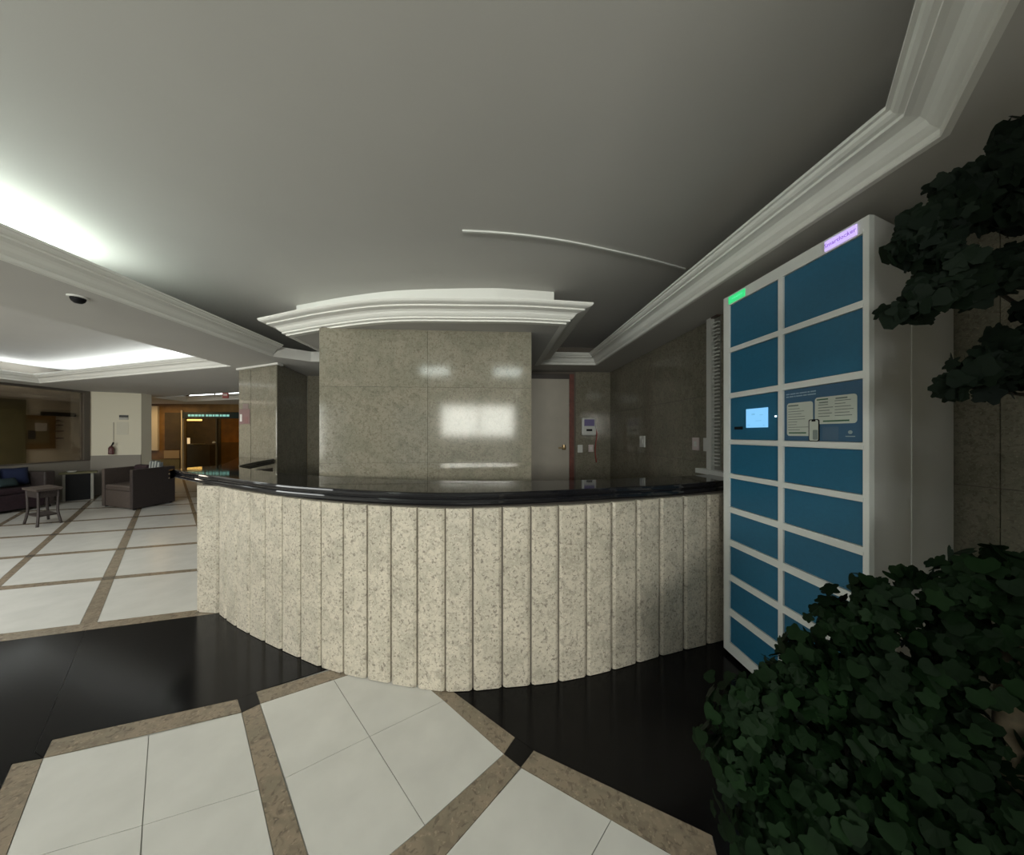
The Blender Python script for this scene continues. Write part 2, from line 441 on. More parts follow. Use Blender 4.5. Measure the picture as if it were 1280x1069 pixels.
DX0, DX1, DZ = onY(664, 474, YB).x - .55, onY(711, 474, YB).x, onY(690, 474, YB).z
panels(wb, 'x', YB, DX1 + .11, WR - .001, 0, SOF, 1, zrow)
panels(wb, 'x', YB, -1.2, DX0 - .1, 0, SOF, 1, zrow)
# granite core in the middle
CY = 2.97
cx0, cx1 = onY(399, 500, CY).x, onY(664.5, 500, CY).x
wc = struct(MB().box((cx0 + .012, CY + .012, 0), (cx1 - .012, CY + 1.5, 2.47)).build('wall_center', M['joint']), 'polished granite clad wall block behind the counter')
panels(wc, 'x', CY + .012, cx0, cx1, 0, 2.46, 2, [0, .62, 1.24, 1.93, 2.455], gap=.0012)
panels(wc, 'y', cx0 + .012, CY + .013, CY + 1.5, 0, 2.46, 1, [0, .62, 1.24, 1.93, 2.455])
panels(wc, 'y', cx1 - .012, CY + .013, CY + 1.5, 0, 2.46, 1, [0, .62, 1.24, 1.93, 2.455], sign=1)
# pillar under the beam
pa, pb = onZ(298.5, 461, SOF).xy, onZ(346, 453.5, SOF).xy
pc = onZ(384, 470, SOF).xy; pd = Vector((pa.x + (pc.x - pb.x), pc.y + .9))
pil = struct(MB().prism(inset([pa, pb, pc, pd], .014), 0, SOF).build('wall_pillar', M['joint']), 'granite clad pillar at the left end of the counter')
mid = pa.lerp(pb, .33)
def slabwall(p, q, z0, z1, parent, mat='stone', t=.014, name='granite_panel', gap=.003):
    p, q = Vector(p), Vector(q); d = (q - p).normalized(); n = Vector((-d.y, d.x))
    a, b = p + d * gap, q - d * gap
    return MB().prism([a, b, b + n * t, a + n * t], z0, z1).build(name, M[mat], parent)
slabwall(pa, mid, 0, SOF - .03, pil, gap=.006); slabwall(mid, pb, 0, SOF - .03, pil, gap=.006)
slabwall(pb, pc, 0, SOF - .01, pil, gap=.002)
struct(MB().prism([pa + Vector((-.02, -.03)), pb + Vector((.03, -.03)), pb + Vector((.03, .1)), pa + Vector((-.02, .1))], SOF - .028, SOF - .001).build('trim_8', M['crown']), 'thin white trim on top of the pillar')
wp = struct(MB().prism([(pc.x + .004, pc.y), (-1.0, 6.2), (-1.0, 6.4), (pc.x + .004, pc.y + .3)], 0, SOF).build('wall_back_left', M['stone']), 'granite return wall between pillar and back wall')

# lobby far walls
XW = -9.8
wY = 8.5
ws = struct(MB().box((XW - .25, -4.6, 0), (XW, wY + .1, .86)).build('wall_left', M['dimwall']), 'low dado wall under the smoked window')
cA = Vector((XW, wY)); cB = onZ(176.5, 492, SOF).xy
struct(MB().prism([cA, cB, cB + Vector((0, .25)), cA + Vector((-.2, .25))], 0, CEI).build('wall_far', M['cream']), 'cream painted wall beside the smoked window')
def onC(px, py, e=0.0):
    d = ray(px, py); q = cB - cA; nn = Vector((q.y, -q.x)).normalized()
    k = cA.dot(nn) / d.xy.dot(nn); r = d * k; r.z += CAMZ
    if nn.dot(-r.xy) < 0: nn = -nn
    return Vector((r.x + nn.x * e, r.y + nn.y * e, r.z))
dz = onC(150, 569).z
cn = Vector(((cB - cA).y, -(cB - cA).x)).normalized()
struct(MB().prism([cA, cB, cB + cn * .02, cA + cn * .02], 0, dz).build('baseboard_far', M['dimwall']), 'taupe stone dado under the cream wall')
struct(MB().box((XW - .25, -4.6, SOF + .05), (XW, wY + .1, CEI + .1)).build('wall_left_upper', M['dimwall']))
# smoked interior window with a room behind it
win = struct(bpy.data.objects.new('window_1', None), 'smoked interior window above the dado'); C.objects.link(win)
MB().box((XW - .03, 1.0, .862), (XW - .018, wY - .1, SOF + .045)).build('pane', M['smoke'], win)
fr = MB()
fr.box((XW - .08, wY - .14, .865), (XW + .015, wY - .02, SOF - .002)); fr.box((XW - .08, 1.0, SOF - .05), (XW + .015, wY - .14, SOF - .002))
fr.box((XW - .08, 1.0, .865), (XW + .012, wY - .14, .885))
fr.build('window_frame', plain('dark_taupe_frame', (.10, .085, .07), .5), win)
struct(MB().box((XW - 2.6, 1.0, 0), (XW - 2.4, 11.1, CEI)).build('wall_beyond', M['cream']), 'cream wall of the room behind the smoked window')
struct(MB().prism([(XW - 2.4, 1.0), (XW - .26, 1.0), (XW - .26, 8.75), (XW - 2.4, 10.95)], 2.62, 2.7).build('ceiling_beyond', M['paint']))
struct(MB().prism([(XW - .2, 8.72), (XW - 2.6, 11.0), (XW - 2.6, 11.1), (XW - .2, 8.80)], 0, CEI).build('wall_beyond_end', M['dimwall']))
area('back_room_fill', (XW - 1.2, 6.5, 2.6), (0, 0, 0), .8, 3.0, 190, (1, .94, .86))  # added fill light, brightens what shows through the smoked glass
struct(MB().sweep([(XW - 2.4, 10.7), (XW - 2.4, 1)], [(0, 2.45), (.03, 2.47), (.10, 2.57), (.10, 2.62), (0, 2.62)]).build('trim_9', M['crown']))

# far wood wall with a warm glazed room
FY = 11.8
def fx(px): return onY(px, 540, FY).x
def fzz(py): return onY(240, py, FY).z
zt = fzz(503)
wf = struct(MB().box((fx(170), FY, 0), (fx(227), FY + .2, CEI)).build('wall_wood', M['wood']), 'brown wood wall left of the glazed warm room')
raw_ = MB().box((fx(176), FY - .03, fzz(575)), (fx(186), FY, fzz(505))); raw_.build('wood_panel', M['wooddk'], wf)
MB().box((fx(187), FY - .06, fzz(563)), (fx(199), FY, fzz(508))).build('pilaster', M['cream'], wf)
MB().box((fx(207), FY - .03, fzz(562)), (fx(226), FY, fzz(516))).build('wood_panel', M['wooddk'], wf)
MB().box((fx(207), FY - .06, fzz(573)), (fx(226), FY, fzz(563))).build('ledge', plain('pale_tan_ledge', (.36, .28, .17), .5), wf)
MB().box((fx(170), FY - .08, 0), (fx(227), FY - .061, fzz(574))).build('dado', M['green'], wf)
struct(MB().box((fx(227), FY, fzz(515)), (fx(330), FY + .2, CEI)).build('wall_header', M['wood']), 'brown wood header over the glazed room')
gd = struct(bpy.data.objects.new('door_2', None), 'glazed entrance of the warm room'); C.objects.link(gd)
MB().box((fx(227.4), FY - .04, 0), (fx(229), FY + .1, fzz(513))).build('door_frame', M['alu'], gd)
MB().box((fx(229), FY + .02, 0), (fx(270), FY + .03, fzz(523))).build('pane', M['amber'], gd)
MB().box((fx(271), FY + .02, 0), (fx(330), FY + .03, fzz(523))).build('pane', M['amber'], gd)
MB().box((fx(269.6), FY - .01, 0), (fx(271.2), FY + .06, fzz(523))).build('door_frame', M['wooddk'], gd)
MB().lathe([(.04, 0), (.05, .03), (.02, .06)], (fx(269), FY - .05, fzz(554)), 10).build('handle', M['alu'], gd)
b = thing('sign_band', 'dark teal sign band with pale lettering over the glazed entrance', 'sign', (fx(260), FY - .02, fzz(519)))
MB().box((fx(230), FY - .05, fzz(523)), (fx(330), FY - .005, fzz(515.5))).build('board', M['tealglass'], b)
sm = MB()
for a0, a1 in ((237, 240), (241, 244.5), (245.5, 249), (250, 253), (254, 257), (259, 262), (263, 266.5), (267.5, 270), (271, 275), (276.5, 279), (280, 284), (285, 288)):
    sm.box((fx(a0), FY - .06, fzz(520.8)), (fx(a1), FY - .05, fzz(518.2)))
sm.build('lettering', M['tealink'], b)['kind'] = 'stuff'
# inside of the warm room
struct(MB().box((-13.7, FY + 2.6, 0), (-7.0, FY + 2.7, 2.7)).build('wall_warm', M['wood']), 'back wall of the warm glazed room')
struct(MB().box((-13.7, FY + .2, 0), (-13.6, FY + 2.6, 2.7)).build('wall_warm_left', M['wooddk']))
struct(MB().box((-13.6, FY + .2, 2.66), (-7.0, FY + 2.6, 2.7)).build('ceiling_warm', M['wood']))
Y2, Y3, Y4 = FY + 1.5, FY + 1.0, FY + .5
o0, o1, o2 = onY(276.5, 521, Y2), onY(305, 553, Y2), onY(271, 521, Y2)
op = thing('amber_door', 'amber lit door leaf at the right of the glazed warm room', 'door', ((o0.x + o1.x) / 2, Y2, 0))
MB().box((o0.x, Y2, o1.z), (o1.x, Y2 + .05, o0.z)).build('panel', M['orange'], op)
MB().box((o0.x, Y2, 0), (o1.x, Y2 + .05, o1.z)).build('base_panel', M['wood'], op)
MB().box((o2.x, Y2 - .03, 0), (o0.x, Y2 + .05, o0.z + .1)).build('post', M['wooddk'], op)
k0, k1 = onY(231, 556, Y3), onY(262, 556, Y3)
rc = thing('warm_room_desk', 'brown desk inside the glazed warm room', 'desk', ((k0.x + k1.x) / 2, Y3, 0))
MB().box((k0.x, Y3, 0), (k1.x, Y3 + .4, k0.z)).build('body', M['wooddk'], rc)
MB().box((k0.x - .05, Y3 - .05, k0.z), (onY(243, 556, Y3).x, Y3 + .45, k0.z + .035)).build('top', M['alu'], rc)
m0, m1 = onY(231.5, 554, Y3), onY(236, 547.5, Y3)
lm = thing('lit_monitor', 'small white lit square above the warm room desk', 'screen', (m0.x, Y3 + .02, k0.z + .035))
MB().box((m0.x, Y3 + .02, m1.z - .22), (m1.x, Y3 + .05, m1.z)).build('screen', plain('lit_paper', (.8, .75, .7), .4, emit=(.9, .78, .66), es=.7), lm)
MB().box(((m0.x + m1.x) / 2 - .02, Y3 + .05, k0.z + .035), ((m0.x + m1.x) / 2 + .02, Y3 + .07, m1.z - .1)).build('stand', M['dark'], lm)
s0_, s1_ = onY(229.5, 526, Y4), onY(251, 524.3, Y4)
sl_ = thing('strip_lamp', 'warm strip lamp glowing behind the glazed entrance', 'lamp', ((s0_.x + s1_.x) / 2, Y4, s1_.z))
MB().box((s0_.x, Y4, s0_.z), (s1_.x, Y4 + .05, s1_.z)).build('tube', M['warmlamp'], sl_)
for xx in (s0_.x + .1, s1_.x - .1): MB().box((xx - .006, Y4 + .02, s1_.z), (xx + .006, Y4 + .032, 2.66)).build('hanger', M['dark'], sl_)
wl = bpy.data.lights.new('warm_room_lamp', 'AREA'); wl.size = 1.6; wl.energy = 48; wl.color = (1, .72, .36)
wlo = bpy.data.objects.new('warm_room_lamp', wl); C.objects.link(wlo); wlo.location = (-10.6, FY + 1.0, 2.6)
wl2 = bpy.data.lights.new('foyer_lamp', 'AREA'); wl2.size = 1.2; wl2.energy = 15; wl2.color = (1, .66, .30)
wl2o = bpy.data.objects.new('foyer_lamp', wl2); C.objects.link(wl2o); wl2o.location = (fx(215), FY - 1.1, 2.5)

# enclosing walls of the lobby behind the camera
front = struct(MB().box((-12.8, -4.75, 0), (-8.6, -4.55, CEI + .1)).build('wall_front', M['cream']))
struct(MB().box((-4.6, -4.75, 0), (-3.2, -4.55, CEI + .1)).build('wall_front_middle', M['cream']))
struct(MB().box((1.0, -4.75, 0), (2.7, -4.55, CEI + .1)).build('wall_front_right', M['cream']))
struct(MB().box((-8.6, -4.75, 2.5), (-4.6, -4.55, CEI + .1)).build('wall_front_lintel', M['cream']))
struct(MB().box((-3.2, -4.75, 2.5), (1.0, -4.55, CEI + .1)).build('wall_front_lintel_right', M['cream']))
struct(MB().box((-12.8, -4.6, 0), (-12.7, 1.0, CEI)).build('wall_left_front', M['dimwall']))
struct(MB().box((-.1, 8.6, 0), (0, 14.9, CEI)).build('wall_far_right', M['dimwall']))
struct(MB().box((fx(300) - 1, 14.7, 0), (0, 14.8, CEI)).build('wall_far_end', M['dimwall']))
struct(MB().box((.70, -.95, 0), (2.44, -.7, CEI + .1)).build('wall_light_block', M['cream']), 'added unseen pier behind the viewer that shades the right side')  # added out of view to keep entrance daylight off counter end, locker and plants
for i, (x0, x1) in enumerate(((-8.6, -4.6), (-3.2, 1.0))):
    wd = struct(bpy.data.objects.new('window_%d' % (i + 2), None)); C.objects.link(wd)
    g = MB(); n = 3
    for k in range(n + 1):
        x = x0 + (x1 - x0) * k / n; g.box((x - .03, -4.70, 0), (x + .03, -4.62, 2.5))
    g.box((x0, -4.70, 2.44), (x1, -4.62, 2.5)); g.box((x0, -4.70, 0), (x1, -4.62, .06)); g.box((x0, -4.70, 1.05), (x1, -4.62, 1.10))
    g.build('window_frame', M['dkgrey'], wd)
    MB().box((x0, -4.67, .06), (x1, -4.66, 2.44)).build('pane', M['glass'], wd)

# ------------------------------------------------------------------ ceilings, soffits, crowns
struct(MB().box((-13.5, -4.8, CEI), (3, 15, CEI + .15)).build('ceiling', M['paint']), 'grey white tray ceiling')
y_c = 1.02
def soff(pts, name='ceiling_soffit'):
    return struct(MB().prism(pts, SOF, SOF + .145).build(name, M['paint']))
soff([(.75, -4.6), (.75, y_c - (XR - .75)), (XR, y_c), (XR, 4.8), (XR, YB + .3), (2.7, YB + .3), (2.7, -4.6)])
soff([(-2.6, 4.8), (XR, 4.8), (XR, 6.5), (-2.6, 6.5)])
beam_end = 4.5
struct(MB().box((-3.75, -4.6, SOF + .145), (-3.62, 6.5, CEI)).build('wall_cove', M['paint']), 'upstand closing the beam cove')
struct(MB().box((-3.62, 6.4, SOF + .145), (0, 6.5, CEI)).build('wall_cove_back', M['paint']))
tl = onZ(51, 479.5, SOF).xy; tr_ = onZ(268, 458, SOF).xy
xb = -4.0
# beam with the lobby tray to its left
soff([(XL, -4.6), (XL, beam_end), (-2.6, 4.8), (-2.6, 6.5), (xb, 6.5), (xb, -4.6)])
fa, fb_ = onZ(234, 502.3, SOF).xy, onZ(189, 497, SOF).xy
fc = onZ(330, 498, SOF).xy
fd = onZ(330, 488, SOF).xy
soff([(tl.x, tl.y), (xb, tr_.y - .02), (xb, fd.y), (fd.x, fd.y), (fb_.x, fb_.y), (-12.8, fb_.y), (-12.8, tl.y)], 'ceiling_lobby')
soff([(-12.8, fb_.y), (fb_.x, fb_.y), (fa.x, fa.y), (fc.x, fc.y), (fd.x, fd.y), (xb, fd.y), (xb, 15), (-12.8, 15)], 'ceiling_far')
soff([(xb, 6.5), (0, 6.5), (0, 15), (xb, 15)], 'ceiling_back')
soff([(-10.2, -4.6), (tl.x, -4.6), (tl.x, tl.y), (-10.2, tl.y)], 'ceiling_left')
prof = [(0, 2.5502), (.020, 2.553), (.024, 2.560), (.024, 2.580), (.034, 2.588), (.048, 2.604), (.058, 2.624), (.072, 2.640), (.094, 2.648), (.112, 2.652),
        (.112, 2.664), (.128, 2.668), (.140, 2.678), (.146, 2.690), (.158, 2.693), (.158, 2.707), (.140, 2.707), (.10, 2.67), (.03, 2.62), (0, 2.60)]
def crown(path, name, label=None, p=prof):
    return struct(MB().sweep(path, p).build(name, M['crown']), label)
crown([(.75, -4.5), (.75, y_c - (XR - .75)), (XR, y_c), (XR, 4.8), (.3, 4.8)], 'trim_1', 'white crown moulding along the right side of the tray ceiling')
crown([(XL, beam_end), (XL, -4.5)], 'trim_2', 'white crown moulding along the left beam')
crown([(xb + .0, tr_.y), (tl.x, tl.y), (tl.x, -4.4)], 'trim_3', 'white crown moulding around the lobby tray')
crown([(fc.x, fc.y), (fa.x, fa.y), (fb_.x, fb_.y)], 'trim_4', 'white crown moulding around the far tray')
# curved crown over the counter
lo = [onZ(357.5, 420, 2.45).xy, onZ(420, 409.5, 2.45).xy, onZ(494, 402, 2.45).xy, onZ(598, 402, 2.45).xy, onZ(655, 402.8, 2.45).xy, onZ(708, 405.5, 2.45).xy]
cur = [p for p in spline([v.to_3d() for v in lo], 8)]
pth = [(cur[-1].x, 4.4)] + [(p.x, p.y) for p in reversed(cur)] + [(cur[0].x, 4.4)]
pth.reverse()
p2 = [(0, 2.45), (0, 2.462), (-.028, 2.467), (-.028, 2.478), (-.042, 2.485), (-.056, 2.498), (-.066, 2.512), (-.082, 2.522), (-.108, 2.526), (-.128, 2.530),
      (-.128, 2.540), (-.160, 2.546), (-.175, 2.553), (-.185, 2.565), (-.185, 2.575), (-.03, 2.578), (.05, 2.578), (.05, 2.45)]
struct(MB().sweep(pth, p2).build('trim_5', M['crown']), 'curved white crown moulding hung over the counter')
struct(MB().prism([Vector((a, b)) for a, b in inset([Vector(q) for q in pth], .01)], 2.452, 2.56).build('ceiling_canopy', M['paint']), 'curved canopy soffit over the counter')
ri = [onZ(370.5, 382, CEI).xy, onZ(432, 371, CEI).xy, onZ(501, 363, CEI).xy, onZ(605, 360.3, CEI).xy, onZ(650, 362, CEI).xy, onZ(692.5, 365, CEI).xy]
rc_ = [(p.x, p.y) for p in spline([v.to_3d() for v in ri], 8)]
struct(MB().prism(rc_ + [(rc_[-1][0], 4.4), (rc_[0][0], 4.4)], 2.56, CEI).build('trim_6', M['crown']), 'curved white riser above the canopy moulding')
# light strips showing behind the lip of the far tray
dv2 = (Vector(fc) - Vector(fa)).normalized()
for k in range(2):
    a = Vector(fa) + dv2 * (.25 + k * 1.2) + Vector((dv2.y, -dv2.x)) * .06; bq = a + dv2 * 1.1
    tag(MB().tube([(a.x, a.y, 2.735), (bq.x, bq.y, 2.735)], .013, 8).build('led_strip', M['coldtube2']),
        'bright cool light strip in the far tray cove, %s the small red sign' % ('left of' if k == 0 else 'right of'), 'lamp', 'strips in the far tray cove')
for x, side in ((-1.23, 'left'), (.37, 'right')):
    tag(MB().box((x - .3, -1.26, CEI - .15), (x + .3, -1.14, CEI - .001)).build('ceiling_lamp', plain('dim_diffuser', (.8, .8, .8), .4, emit=(.9, 1, .95), es=14.0) if side == 'left' else MATS['dim_diffuser']),
        'short surface lamp on the tray ceiling behind the viewer, on the %s' % side, 'lamp', 'short lamps on the tray ceiling')

# ------------------------------------------------------------------ reception counter
foot_px = [(912, 799), (884, 806.6), (827, 820.6), (765, 839), (699, 853.5), (627, 861), (571, 866), (538, 864), (484, 855), (454, 849), (409, 838), (374, 823.5), (332, 804), (293, 783), (272, 766.6)]
foot = [onZ(*p) for p in foot_px]
fy = spline(foot, 10)
def foot_at(px):
    best = None
    for i in range(len(fy) - 1):
        def pr(p):
            s, c = math.sin(YAW), math.cos(YAW)
            return PX0 + F * (p.x * c - p.y * s) / (p.x * s + p.y * c)
        a, b = pr(fy[i]), pr(fy[i + 1])
        if (a - px) * (b - px) <= 0: return fy[i].lerp(fy[i + 1], (px - a) / (b - a) if b != a else 0)
    return None
joints = [foot_at(x) for x in (911, 885, 856, 826, 797, 766, 734, 699, 664, 628, 591, 556, 520.5, 487.5, 457.5, 427.5, 399.5, 374, 351, 329.5, 310.5, 294.5, 282, 273)]
joints = [j for j in joints if j is not None]
# left end, turning back toward the pillar
tail = [Vector((-2.47, 2.86, 0)), Vector((-2.66, 3.08, 0)), Vector((-2.74, 3.3, 0)), Vector((-2.78, 3.5, 0)), Vector((-2.82, 3.7, 0)), Vector((-2.86, 3.9, 0)), Vector((-2.9, 4.12, 0)), Vector((-2.94, 4.35, 0))]
joints += tail
cnt = thing('reception_counter', 'curved reception counter of fluted beige granite with black polished top', 'counter', (-.3, 2.1, 0))
SB = 1.066
for i in range(len(joints) - 1):
    a, b = joints[i].xy, joints[i + 1].xy
    d = (b - a).normalized(); n = Vector((d.y, -d.x))     # outward is toward the camera
    if n.dot(Vector((-.3, 3.2)) - a) > 0: n = -n
    g, ch = .0058, .016
    t = .034
    q = [a + d * g - n * .0, b - d * g - n * .0, b - d * g + n * -.002, b - d * (g + ch) + n * .0, a + d * (g + ch) + n * 0, a + d * g - n * .002]
    # plan: back edge behind, chamfered front corners
    back = -n * t
    P = [a + d * g + back, b - d * g + back, b - d * g - n * .010, b - d * (g + ch), a + d * (g + ch), a + d * g - n * .010]
    MB().prism(P, .004, SB).build('granite_panel', M['front'], cnt)
cl = [j.xy for j in joints]
bk = []
for i, p in enumerate(cl):
    d = (cl[min(i + 1, len(cl) - 1)] - cl[max(i - 1, 0)]).normalized(); n = Vector((d.y, -d.x))
    if n.dot(Vector((-.3, 3.2)) - p) > 0: n = -n
    bk.append((p - n * .026, p - n * .10))
bd = MB()
P = [k[0] for k in bk] + [k[1] for k in reversed(bk)]
bd.prism(P, 0.002, SB - .001)
bd.build('body', M['joint'], cnt)
# slab
ST = 1.145
outer = [onZ(*p, 1.12) for p in ((911, 604.5), (840, 610.5), (765, 614.5), (700, 618), (665, 619.5), (600, 621.5), (540, 621.5), (460, 618.5), (396, 614.5), (345, 610), (290, 602.5), (248, 596.5), (226, 592.5), (215, 589.8))]
outer = spline(outer, 6)
tip = [onZ(*p, ST) for p in ((212.5, 588.2), (216, 586.8), (228, 585.2), (250, 583.2), (275, 580.8))] + [Vector((pa.x + .02, pa.y - .03, 0))]
outer = [p.xy for p in outer] + [p.xy for p in spline([outer[-1]] + tip, 4)[1:]]
outer = [Vector((WR - .016, outer[0].y + .0))] + outer
inner = [onZ(*p, ST).xy for p in ((346, 573.2), (322, 577), (303, 581), (300, 583), (310, 585.5), (345, 590), (394, 594.5), (470, 598), (560, 600.5), (640, 601), (720, 600), (800, 597.5), (870, 594), (905, 591))]
inner[0] = Vector((pb.x - .02, pb.y - .02))
inner = [inner[0]] + [p.xy for p in spline([v.to_3d() for v in inner[1:]], 3)]
inner = [p for p in inner if p.x < WR - .03] + [Vector((WR - .016, 2.86))]
loop = outer + inner
def layer(o):
    return inset(loop, o)
if sum(loop[i].x * loop[(i + 1) % len(loop)].y - loop[(i + 1) % len(loop)].x * loop[i].y for i in range(len(loop))) < 0: loop.reverse()
pf = [(.014, SB), (.004, SB + .004), (0, SB + .012), (0, SB + .028), (.004, SB + .036), (.013, SB + .039), (.013, SB + .043), (.004, SB + .046), (0, SB + .052), (0, SB + .066), (.004, SB + .075), (.014, ST)]
sl = MB(); n = len(loop); vs_ = []
for o_, z in pf: vs_ += [(p[0], p[1], z) for p in layer(o_)]
fs_ = []
for k in range(len(pf) - 1):
    for i in range(n):
        j = (i + 1) % n; fs_.append((k * n + i, k * n + j, (k + 1) * n + j, (k + 1) * n + i))
tri = tessellate_polygon([[Vector((p[0], p[1], 0)) for p in layer(.014)]])
kk = (len(pf) - 1) * n
for a, b, c in tri: fs_.append((a + kk, b + kk, c + kk)); fs_.append((c, b, a))
sl.add(vs_, fs_)
slab = sl.build('countertop', M['slab'], cnt)
slab['label'] = 'black polished granite top with double rounded edge'
# lower work desk inside the counter
dk = MB()
off_in = []
for i, p in enumerate(cl[1:-3]):
    d = (cl[i + 2] - cl[i]).normalized(); n_ = Vector((d.y, -d.x))
    if n_.dot(Vector((-.3, 3.2)) - p) > 0: n_ = -n_
    off_in.append((p - n_ * .12, p - n_ * .62))
dk.prism([k[0] for k in off_in] + [k[1] for k in reversed(off_in)], .70, .74)
dk.build('desk_shelf', M['wooddk'], cnt)

# ------------------------------------------------------------------ parcel locker
LX = 1.60
def ly(px): return onX(px, 543, LX).y
yn, yf = ly(1086.5), ly(904.5)
bx, by = 2.40, onX(1192, 543, 2.40).y
LT = onX(1085, 269, LX).z
lk = thing('parcel_locker', 'tall grey parcel locker with teal doors and small lit screen', 'locker', (2.0, 1.8, 0))
MB().prism([(LX + .022, yn), (bx, by), (bx, yf), (LX + .022, yf)], .03, LT).build('cabinet', M['lockside'], lk)
MB().prism([(LX + .05, yn + .03), (bx - .02, by), (bx - .02, yf - .02), (LX + .05, yf - .02)], 0, .03).build('plinth', M['dark'], lk)
# seam on the side panel
qs = Vector((LX + .022, yn)).lerp(Vector((bx, by)), .42); qd = (Vector((bx, by)) - Vector((LX, yn))).normalized(); qn = Vector((qd.y, -qd.x))
MB().prism([qs - qd * .003, qs + qd * .003, qs + qd * .003 + qn * .003, qs - qd * .003 + qn * .003], .05, LT - .002).build('side_seam', M['lockside'], lk)
xv0, xv1 = ly(978.5), ly(972.5)         # divider between the two columns
yd0, yd1 = ly(1078.5), ly(911.5)
d975 = ly(975) * math.cos(YAW) + LX * math.sin(YAW)
def lz(py): return CAMZ + (HOR - py) * d975 / F
rows = [(347.6, 412.5), (419.5, 481), (488.5, 551.2), (557.8, 602.3), (609, 652.6), (661, 702), (711.5, 755), (764, 806.5), (817, 858)]
fm = MB()
z_top = LT
fm.box((LX, yd1, .03), (LX + .024, yf, z_top)); fm.box((LX, xv0, .03), (LX + .024, xv1, z_top)); fm.box((LX, yn, .03), (LX + .024, yd0, z_top))
zl = [lz(r[0]) for r in rows], [lz(r[1]) for r in rows]
edges = [z_top] + sum([[a, b] for a, b in zip(*zl)], []) + [.03]
for i in range(0, len(edges), 2):
    for (p, q) in ((xv1, yd1), (yd0, xv0)):
        fm.box((LX, p, edges[i + 1]), (LX + .024, q, edges[i]))
fm.build('door_frame', M['locker'], lk)
for i, (a, b) in enumerate(rows):
    for cidx, (p, q) in enumerate(((xv1, yd1), (yd0, xv0))):
        z0, z1 = lz(b), lz(a)
        if i == 2: continue
        MB().box((LX + .008, p + .003, z0 + .003), (LX + .022, q - .003, z1 - .003)).build('locker_door', M['teal'], lk)
        if cidx == 1: MB().box((LX - .002, p - .004, z1 + .004), (LX + .006, p + .006, z1 + .016)).build('hinge', M['locker'], lk)
# control panel with screen
z0, z1 = lz(rows[2][1]), lz(rows[2][0])
cp = MB().box((LX + .008, xv1 + .003, z0 + .003), (LX + .022, yd1 - .003, z1 - .003)).build('control_panel', M['teal'], lk)
def lpt(px, py): 
    v = onX(px, py, LX); return v.y, v.z
def lrect(parent, name, mat, px0, py0, px1, py1, x0=.0, x1=.010):
    y0_, za = lpt((px0 + px1) / 2, py0); _, zb = lpt((px0 + px1) / 2, py1)
    return MB().box((LX + x0, ly(px1), zb), (LX + x1, ly(px0), za)).build(name, mat, parent)
sc = lrect(cp, 'screen', M['screen'], 932, 510.5, 958.5, 534.5, .003, .009)
for r in ((939, 517, 943, 519), (949, 518, 953, 519), (944, 525.6, 951, 526.4), (934, 531, 937, 532), (953, 531, 955, 532)):
    lrect(cp, 'screen_mark', M['screenink'], *r, .002, .0035)
lrect(cp, 'status_led', M['led'], 967.6, 519.6, 969.2, 521.4, .003, .009)
lrect(cp, 'scanner', M['dark'], 918, 533.5, 927, 537, .0, .010)
# information panel
ip = MB().box((LX + .007, yd0 + .003, z0 + .003), (LX + .022, xv0 - .003, z1 - .003)).build('information_panel', M['navy'], lk)
ip['label'] = 'navy printed panel with two pale instruction cards'
yw = xv0 - yd0; hh = z1 - z0
def iu(u, v): return xv0 - u * yw, z1 - v * hh     # u to the right in the photo, v downward
def irect(name, mat, u0, v0, u1, v1, x, rad=0):
    ya, za = iu(u0, v0); yb_, zb = iu(u1, v1)
    if not rad:
        return MB().box((LX + x, yb_, zb), (LX + .0075, ya, za)).build(name, mat, ip)
    pts = []
    for cxs, czs, a0 in ((yb_ + rad, zb + rad, PI), (ya - rad, zb + rad, 1.5 * PI), (ya - rad, za - rad, 0), (yb_ + rad, za - rad, .5 * PI)):
        for k in range(5): an = a0 + k * PI / 8; pts.append((cxs + rad * math.cos(an), czs + rad * math.sin(an)))
    m = MB().prism(pts, 0, .0075 - x)
    m.v = [(LX + x + p[2], p[0], p[1]) for p in m.v]
    return m.build(name, mat, ip)
irect('instruction_card', M['card'], .05, .27, .42, .90, .006, .014)
irect('instruction_card', M['card'], .445, .22, .93, .69, .006, .014)
pk = MB()
def bar(mb, u0, v0, u1, v1, x=.005):
    ya, za = iu(u0, v0); yb_, zb = iu(u1, v1); mb.box((LX + x, yb_, zb), (LX + .0065, ya, za))
rnd = random.Random(3)
bar(pk, .07, .31, .22, .335)
for k in range(9): bar(pk, .07, .38 + k * .05, .07 + rnd.uniform(.12, .32), .39 + k * .05)
for k in range(5): bar(pk, .49, .35 + k * .05, .49 + rnd.uniform(.1, .18), .362 + k * .05)
for k in range(6): bar(pk, .69, .30 + k * .05, .69 + rnd.uniform(.1, .22), .311 + k * .05)
bar(pk, .70, .255, .83, .278); bar(pk, .50, .305, .61, .325)
pk.build('text_lines', M['ink'], ip)
gk = MB(); bar(gk, .08, .83, .33, .855); bar(gk, .55, .63, .85, .655); bar(gk, .47, .25, .61, .272); gk.build('text_lines', M['inkgreen'], ip)
hk = MB()
u = .04
for wds, v0 in (((.06, .09, .05, .11, .04, .08), .085), ((.05, .07, .03, .10, .06, .12), .135)):
    u = .04
    for w in wds: bar(hk, u, v0, u + w - .012, v0 + .022); u += w
hk.build('heading_lines', plain('pale_blue_ink', (.30, .42, .52), .5), ip)
irect('phone_outline', M['dark'], .365, .60, .505, .995, .0045, .010)
irect('phone_face', M['card'], .378, .615, .492, .985, .0035, .008)
irect('phone_notch', M['dark'], .41, .615, .46, .64, .0028)
